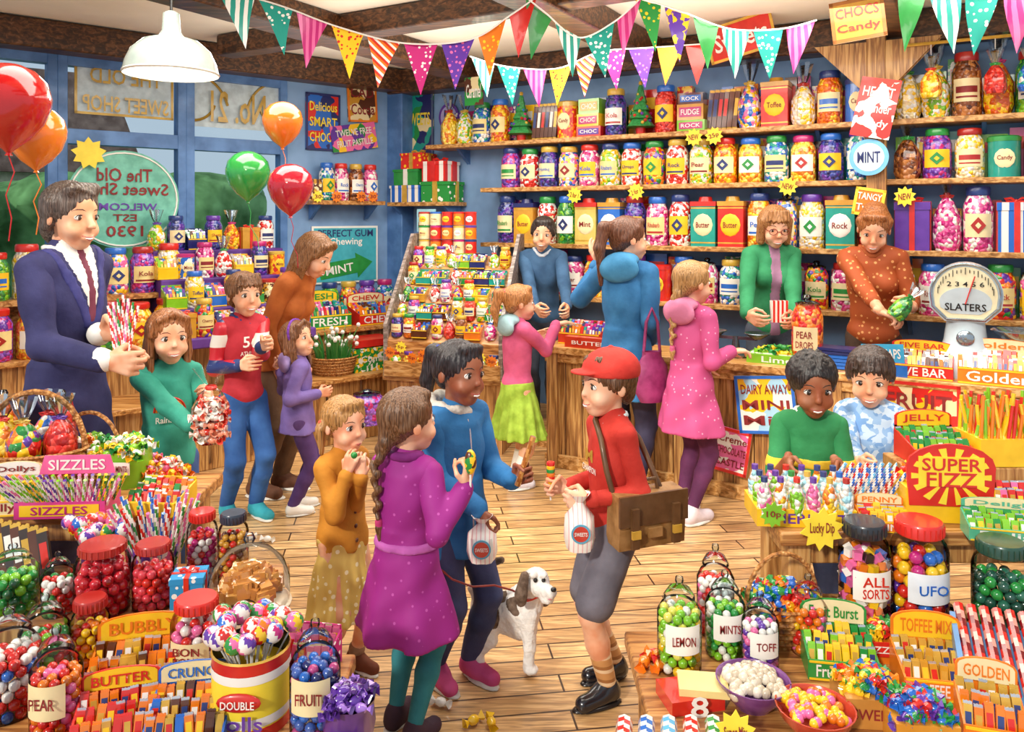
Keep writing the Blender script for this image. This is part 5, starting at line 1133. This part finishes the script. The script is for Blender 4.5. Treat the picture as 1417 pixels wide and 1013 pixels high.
person('girl_in_blue_jacket',(p.x,p.y),1.39,-48,skin='#8e5034',hairc='#1c1418',o=dict(top=cl('#2070b0'),tk=.008,hem=.39,flare=(.108,.092),trousers=cl('#333a64'),shoe=cl('#d84c8c'),hair='pony',tie='#3040a0',x1=plain('#d4ccc0',.9,0,0,.15,40,.6,60),lip='#a03c38',eye='#1c100c',browc='#1c1210',zip=FOIL),
  hands={'R':dict(t=P(664,706,d-.16),fd=(.2,-.3,-.9),curl=1.1),'L':dict(t=P(710,665,d-.12),fd=(.7,-.2,.4),curl=1.2,hint=(.3,.4,-1))},hr=.172,hrot=(8,0,4),res=.0085,extra=furx)
m=MB('cinnamon_twist'); i_stick(m,P(716,672,d-.16),P(738,604,d-.16),.012,C(['#b06828','#d89850']),12); m.done(); sbag('paper_sweet_bag',667,745,d-.2,.12,.16)
p=S(474,930); d=p.y
person('girl_in_mustard_cardigan',(p.x,p.y),1.15,-40,hairc='#b07c40',o=dict(top=cl('#d0841a'),tk=.003,hem=.46,flare=(.095,.08),skirt=(dots('#e4c468','#fff4c8',34,.3),.5,.215,.135),shoe=cl('#7a3c20'),sock=(cl('#b08868'),.12),hair='pigtail',tie='#d84c30',btn=col(BRN)),
  hands={'R':dict(t=P(480,655,d-.13),fd=(.3,0,.9),pn=(0.3,1,0),curl=.8),'L':dict(t=P(500,660,d-.12),fd=(-.2,.1,.9),pn=(0,1,0),curl=.8)},hr=.182,res=.008,smile=0)
m=MB('green_sweet'); m.ball(P(490,630,d-.16),.014,col(GRN),8,6); m.done()
def dog():
    d=3.28; X0=4
    def D(px,py,y=0): return P(px+X0,py+2,d+y)
    f=Fld((P(635,0,d).x,d-.28,-.01),(P(795,0,d).x+.02,d+.22,.62),.0055); e,c=f.ell,f.cap
    c('w',D(672,842,.05),D(715,838,0),.062,.072,.03); e('w',D(722,835,-.02),(.072,.07,.085),.03); e('w',D(668,845,.05),(.065,.062,.07),.03); c('w',D(690,855,.03),D(716,862,0),.05,.06,.03)
    c('w',D(728,825,-.02),D(736,806,-.05),.054,.048,.03)
    e('w',D(738,802,-.07),(.054,.055,.052),.02); c('w',D(746,813,-.11),D(757,818,-.145),.032,.026,.02); e('w',D(753,826,-.13),(.026,.03,.02),.015); e('n',D(762,814,-.168),(.013,.012,.010),.004)
    for s in(-1,1): e('w',D(741+s*7,794,-.115),(.016,.014,.012),.01)
    for s,yy in((-1,-.09),(1,.03)):
        c('b',D(722 if s<0 else 744,795,-.07+s*.05),D(717 if s<0 else 750,820,-.075+s*.065),.018,.026,.01); e('b',D(717 if s<0 else 750,827,-.075+s*.065),(.024,.016,.032),.01)
    for s in(-1,1):
        y=s*.045
        c('w',D(728,850,y-.02),D(729,892,y-.03),.036,.025,.02); c('w',D(729,892,y-.03),D(727,922,y-.03),.023,.022,.01); e('w',D(731,925,y-.04),(.029,.027,.017),.01)
        c('w',D(668,858,y+.05),D(674,884,y*1.2+.05),.050,.032,.02); c('w',D(674,884,y*1.2+.05),D(658,902,y*1.2+.05),.028,.020,.01); c('w',D(658,902,y*1.2+.05),D(661,922,y*1.2+.04),.020,.020,.01); e('w',D(666,925,y*1.2+.035),(.028,.025,.017),.01)
    pts=[D(658,835,.06),D(652,812,.07),D(658,790,.07),D(675,777,.06),D(690,773,.05)]
    for i in range(4): c('w' if i<3 else 'b',pts[i],pts[i+1],.026-.003*i,.023-.003*i,.01)
    A=f.g['w']; X,Y,Z=f.G()
    A+=(.0035*np.sin(150*X+40*Z)*np.cos(125*Y)*np.sin(85*Z+1)).astype(np.float32)
    for (px,py,yy,r) in((676,850,-.015,.045),(708,836,-.06,.034),(692,826,.0,.03)):
        q=D(px,py,yy); f.paint('b','w',np.sqrt((X-q.x)**2+(Y-q.y)**2+(Z-q.z)**2)-r+.008*np.sin(70*X)*np.sin(80*Z),.002)
    m=MB('terrier_dog'); fur=plain('#f8f4ee',.9,0,0,.05,40,.5,90); br=plain('#6c5442',.9,0,0,.2,40,.5,90)
    f.into(m,{'w':fur,'b':br,'n':BLK},zmin=.002)
    for px,y in((737,-.120),(748,-.118)): m.ball(D(px,801,y),.0095,BLK,8,6)
    m.ball(D(757,826,-.158),(.010,.012,.006),col('#e07888'),8,6)
    a=[D(731,818,-.03)+V((.056*math.cos(t),.056*math.sin(t),.02*math.cos(t))) for t in [i*math.pi/8 for i in range(17)]]; m.tube(a,.007,LIDS[0],6); m.done()
    m=MB('dog_leash'); m.tube([D(720,822,-.07),D(705,815,-.1),D(680,808,-.15),D(650,810,-.2),D(622,800,-.2),D(605,785,-.15)],.004,plain('#8a2a20',.5),5); m.done()
dog()
p=P(232,0,3.95); d=p.y
def rain(m,P0,nb,dr,H,J,at,sy):
    for i,cc in enumerate(C([RED,ORG,YEL,GRN,BLU])):
        r=.07-.010*i; m.tube([V((r*math.cos(a),sy(r*math.cos(a),.66*H+r*math.sin(a))-.002,.66*H+r*math.sin(a))) for a in [math.pi*k/12 for k in range(13)]],.0052,cc,5)
    m.text('Rainbow',.13,.03,WH,(0,sy(0,.63*H)-.006,.635*H))
person('girl_in_rainbow_jumper',(p.x,p.y),1.44,-60,hairc='#96592c',o=dict(top=cl('#30a088'),tk=.003,hem=.47,flare=(.095,.08),trousers=cl('#3c5c9c'),hair='long',collar=cl('#2a9080'),eye='#4a3020',shoe=cl('#805030')),
  hands={'R':dict(t=P(268,592,d-.3),fd=(.7,-.2,.5),curl=.9),'L':dict(t=P(294,560,d-.14),fd=(0,-.5,.8),pn=(-1,-.3,0),curl=.9)},hr=.17,hrot=(8,0,0),res=.01,extra_loc=rain)
def cbag(m):
    m.lathe([(0,0),(.055,0),(.08,.05),(.078,.16),(.05,.22),(.02,.25),(.04,.29),(.075,.34)],glassm('#ffffff',.1),18,wob=.08,nw=6); m.lathe([(.022,.24),(.028,.25),(.022,.26)],LIDS[0],10)
    T=m.T
    for z in(.02,.05,.085,.12,.15,.175): m.T=T@Tr(0,0,z); k=.11 if z<.14 else .07; i_heap(m,k,k,.015,C([RED,WHT,'#f8a080','#f04838',WHT]),.042,24)
    m.T=T
obj('cellophane_bag_of_sweets',Tr(P(292,612,d-.33)),cbag)
p=S(336,716); d=p.y
def vars_(m,P0,nb,dr,H,J,at,sy):
    m.text('56',.1,.07,WH,(.0,sy(0,.72*H)-.006,.725*H)); m.text('ATHLETIC',.14,.025,WH,(0,sy(0,.68*H)-.006,.68*H)); m.tube([V((x,sy(x,.65*H)-.001,.65*H)) for x in(-.08,-.04,0,.04,.08)],.006,WH,5)
person('boy_in_varsity_jacket',(p.x,p.y),1.55,-46,hairc='#7a4c28',o=dict(top=cl('#c02030'),slv=stripes(['#20306c','#c82434','#f0ece4','#c82434'],3.2,(0,0,1)),tk=.003,cuff=cl('#20306c'),trousers=cl('#2458a0'),shoe=cl('#2aa0b0'),hair='fringe',collar=cl('#20306c')),
  hands={'R':dict(t=P(332,506,d-.2),curl=.5),'L':dict(t=P(362,480,d-.32),fd=(.7,-.4,.3),curl=1.0)},hr=.165,res=.01,feet=((0,-.03),(0,.03)),extra_loc=vars_)
p=S(372,690); d=p.y
person('woman_in_rust_jumper',(p.x-.02,p.y+.12),1.87,-12,hairc='#8a5a30',o=dict(top=cl('#b85c18'),tk=.002,hem=.46,flare=(.10,.08),trousers=cl('#64442a'),shoe=cl('#5a3018'),hair='longer',bust=1),
  hands={'L':dict(t=P(420,500,d+.3),curl=.5),'R':dict(t=P(383,505,d),curl=.5)},hr=.148,lean=24,hrot=(0,28,0),res=.012)
p=S(412,708); d=p.y
person('girl_in_lilac_hoodie',(p.x,p.y),1.23,25,hairc='#7a4c2c',o=dict(top=cl('#7c64b0'),tk=.006,hem=.42,flare=(.108,.092),hood=cl('#a890d0'),trousers=cl('#4c2c6c'),shoe=WH,hair='longer',band=1,tie='#7a38b0'),
  hands={'L':dict(t=P(388,512,d+.02),fd=(-.1,0,1),curl=.8),'R':dict(t=P(440,545,d-.05),curl=.5)},hr=.178,hrot=(-45,-12,0),res=.0095)
p=P(92,0,3.68); d=p.y
def suit(f,P0,nb,dr,H,J,at):
    X,Y,Z=f.G(); zb=nb.z-.16*H
    f.paint('x2','top',np.maximum(np.abs(X)-np.clip((Z-zb)*.30,-.05,.04*H),Y+.01)); f.paint('x3','top',np.maximum(np.maximum(np.abs(X)-.011*H,Y+.01),zb-Z),.004)
    f.paint('x1','top',np.maximum(np.maximum(np.abs(np.abs(X)-(Z-zb)*.34-.010*H)-.011*H,Y+.01),zb-.01*H-Z),.006)
person('man_in_navy_suit',(p.x,p.y),2.06,-16,skin='#e6ae8a',hairc='#54443c',o=dict(top=cl('#26265a'),tk=.004,hem=.38,flare=(.105,.09),trousers=cl('#26244c'),hair='man',x2=WH,x3=cl('#7a3048'),x1=cl('#34347a'),collar=WH,cw=.8,browc='#3a2c24',cuff=WH),
  hands={'R':dict(t=P(148,500,d-.28),fd=(.95,-.1,-.1),curl=1.1),'L':dict(t=P(140,462,d-.1),fd=(.9,-.1,.2),curl=1.1)},hr=.142,res=.0115,hrot=(-5,4,0),extra=suit,wr=.88,ar=.8)
m=MB('candy_stick_bunch')
for i in range(7): i_stick(m,P(163+i*1.5,512,d-.26+.01*(i%2)),P(150+i*7,408+abs(i-3)*5,d-.24),.0075,[C([RED,WHT]),C([PNK,WHT]),C([RED,WHT,GRN])][i%3],20)
m.done()
t=Wt(752,.5); q=W(t,.5,0)
person('shopkeeper_in_blue_jumper',(q.x,q.y),1.76,-98,z0=.15,skin='#eab490',hairc='#2c201c',o=dict(top=cl('#305880'),tk=.002,trousers=cl('#303848'),hair='short',collar=cl('#d8e0e8'),browc='#241810'),
  hands={'L':dict(t=P(785,428,q.y-.5),fd=(0,-.8,-.3),curl=.7),'R':dict(t=P(742,432,q.y-.45),fd=(.4,-.8,-.3),curl=.7)},hr=.155,lean=8,res=.012,hrot=(0,6,5),wr=.9)
p=S(716,672); d=p.y
person('girl_in_pink_jacket',(p.x,p.y),1.42,28,hairc='#c07c40',o=dict(top=cl('#e05888'),tk=.005,skirt=(plain('#a0c434',.8,0,0,.15,16,.2,14),.52,.25,.155),hood=cl('#a8d0d8'),sock=(WH,.5),shoe=cl('#e8e0e8'),hair='pony',tie='#e04050'),
  hands={'R':dict(t=P(770,448,d+.1),fd=(.9,.2,.1),pn=(0,0,-1),curl=.3),'L':dict(t=P(740,470,d+.3),curl=.4)},hr=.165,hrot=(-15,0,0),res=.010,feet=((0,-.02),(0,.03)))
p=S(866,688); d=p.y
person('woman_in_blue_coat',(p.x,p.y),1.9,62,hairc='#6a3a20',o=dict(top=cl('#2874b0'),tk=.006,hem=.36,flare=(.11,.09),hood=cl('#3a8cc0'),trousers=cl('#2a2440'),shoe=cl('#201820'),hair='ponylong',tie='#6a3a20'),
  hands={'L':dict(t=P(828,365,d+.3),fd=(-.3,.4,.7),curl=.3),'R':dict(t=P(900,470,d+.1),curl=.6)},hr=.150,hrot=(-45,0,0),res=.012)
def bag(m):
    mm=plain('#9a2868',.5,0,.1,.15,14,.3,16); m.lathe([(0,-.17),(.08,-.17),(.12,-.1),(.11,.06),(.06,.14),(.07,.16)],mm,18,T=Matrix.Diagonal((1,.5,1,1))); m.tube([(-.06,0,.12),(-.04,0,.35),(0,0,.44),(.04,0,.35),(.06,0,.12)],.010,mm,6)
obj('shoulder_bag',Tr(P(902,520,d-.2))@Rz(15),bag)
p=S(955,716); d=p.y
person('girl_in_pink_dotted_coat',(p.x,p.y),1.62,38,hairc='#b88850',o=dict(top=dots('#c44c84','#e8a0c0',28,.16),tk=.004,hem=.34,flare=(.135,.115),leg=cl('#5a1c4c'),shoe=cl('#e8d8e0'),hood=cl('#e080a8'),hair='plait',tie='#e06090'),
  hands={'R':dict(t=P(1012,486,d+.02),fd=(.9,.3,0),pn=(0,0,-1),curl=.5),'L':dict(t=P(980,500,d+.35),curl=.4)},hr=.158,hrot=(-12,0,0),res=.0105,feet=((0,-.02),(0,.04)))
t=Wt(1066,.5); q=W(t,.5,0)
def gcard(f,P0,nb,dr,H,J,at):
    X,Y,Z=f.G(); f.paint('x2','top',np.maximum(np.abs(X)-.022*H-.004*np.sin(Z*30),Y+.01))
person('shopkeeper_in_green_cardigan',(q.x,q.y),1.84,-92,z0=.15,hairc='#a8703c',o=dict(top=cl('#248a54'),x2=cl('#a87898'),tk=.002,trousers=cl('#404858'),hair='bob',glasses=1,bust=1),
  hands={'R':dict(t=P(1033,436,q.y-.42),fd=(.5,-.8,-.3),curl=.6),'L':dict(t=P(1098,438,q.y-.42),fd=(-.4,-.8,-.3),curl=.6)},hr=.155,res=.012,hrot=(0,16,0),extra=gcard,wr=.86,lean=4)
m=MB('striped_paper_bag'); m.T=Tr(P(1078,432,q.y-.48)); m.slab([(-.05,-.07),(.05,-.07),(.06,.08),(-.06,.08)],.03,stripes([RED,WHT],34)); m.done()
t=Wt(1208,.52); q=W(t,.52,0)
person('shopkeeper_in_orange_blouse',(q.x,q.y),1.84,-115,z0=.15,skin='#e8ac88',hairc='#a05c28',o=dict(top=dots('#a84c1c','#e0a060',26,.24),tk=.004,trousers=cl('#503828'),hair='updo',collar=cl('#a84c18'),bust=1,sleeve=.8),
  hands={'R':dict(t=P(1222,436,q.y-.5),fd=(.5,-.5,-.2),curl=.9),'L':dict(t=P(1262,425,q.y-.42),fd=(-.6,-.5,.2),curl=.9)},hr=.155,res=.012,hrot=(0,24,4),wr=.9,lean=8)
m=MB('bag_of_green_sweets'); m.T=Tr(P(1236,440,q.y-.55))@Ry(40); i_cello(m,.06,.26,FILLS[2],LIDS[5]); m.done()
p=P(1121,0,3.36); d=p.y
def gsh(f,P0,nb,dr,H,J,at): 
    X,Y,Z=f.G(); f.paint('x1','top',np.abs(Z-.66*H)-.016*H,.003); f.paint('x1','slv',np.abs(Z-.66*H)-.016*H,.003)
person('boy_in_green_shirt',(p.x,p.y),1.33,-108,skin='#965a3a',hairc='#1a1210',o=dict(top=cl('#248a4c'),x1=cl('#f0c830'),tk=.002,cuff=WH,sleeve=.45,trousers=cl('#384468'),hair='afro',lip='#a04840',browc='#1a1210',eye='#1c100c',collar=WH),
  hands={'R':dict(t=P(1092,636,d-.2),fd=(-.2,-.8,-.4),curl=.6),'L':dict(t=P(1158,640,d-.2),fd=(.1,-.8,-.4),curl=.6)},hr=.178,res=.0085,hrot=(12,10,0),extra=gsh)
p=P(1205,0,3.6); d=p.y
person('boy_in_blue_shirt',(p.x,p.y),1.32,-122,hairc='#3a2820',o=dict(top=prt(['#98bce4','#78a4d8','#c8dcf0'],40,.7,0),tk=.004,trousers=cl('#384468'),hair='fringe',collar=cl('#c8dcf0'),sleeve=.9),
  hands={'L':dict(t=P(1255,600,d-.3),fd=(.3,-.8,-.2),curl=.5),'R':dict(t=P(1190,640,d-.3),curl=.6)},hr=.182,res=.0085,hrot=(5,12,0))
# ================================================================= lights & camera
w=bpy.data.worlds.new('day_sky'); scene.world=w; w.use_nodes=True; bg=w.node_tree.nodes['Background']; bg.inputs['Color'].default_value=(.84,.91,1,1); bg.inputs['Strength'].default_value=.66
def area(name,loc,rot,size,sy,power,c=(1,.95,.86)):
    l=bpy.data.lights.new(name,'AREA'); l.shape='RECTANGLE'; l.size=size; l.size_y=sy; l.energy=power; l.color=c; o=bpy.data.objects.new(name,l); o.location=loc; o.rotation_euler=[math.radians(a) for a in rot]; scene.collection.objects.link(o)
area('overhead_fill',(0,3.0,3.15),(12,0,0),4,1.0,90); area('overhead_fill',(1.2,5.2,3.12),(0,0,-30),4.5,1.0,115); area('overhead_fill',(-1.6,5.4,3.12),(0,0,40),2,1.0,60)  # unseen fill lights added under the ceiling to brighten the room
area('upward_fill',(.3,5.4,2.75),(180,0,-30),5,1.6,45)  # unseen fill aimed upward, added to brighten the ceiling
l=bpy.data.lights.new('sun','SUN'); l.energy=2.5; l.angle=.08; l.color=(1,.94,.83); o=bpy.data.objects.new('sun',l); o.rotation_euler=(math.radians(60),0,math.radians(-32)); scene.collection.objects.link(o)
l=bpy.data.lights.new('pendant_bulb','POINT'); l.energy=12; l.shadow_soft_size=.06; l.color=(1,.9,.7); o=bpy.data.objects.new('pendant_bulb',l); o.location=(pl.x,pl.y,2.5); scene.collection.objects.link(o)
cam=bpy.data.cameras.new('camera'); cam.sensor_width=36; cam.lens=36*1100/1417; cam.shift_y=-206.5/1417; co=bpy.data.objects.new('camera',cam); co.location=(0,0,HC); co.rotation_euler=(math.pi/2,0,0); scene.collection.objects.link(co); scene.camera=co
cam.clip_start=.05
scene.view_settings.view_transform='Standard'; scene.view_settings.look='None'
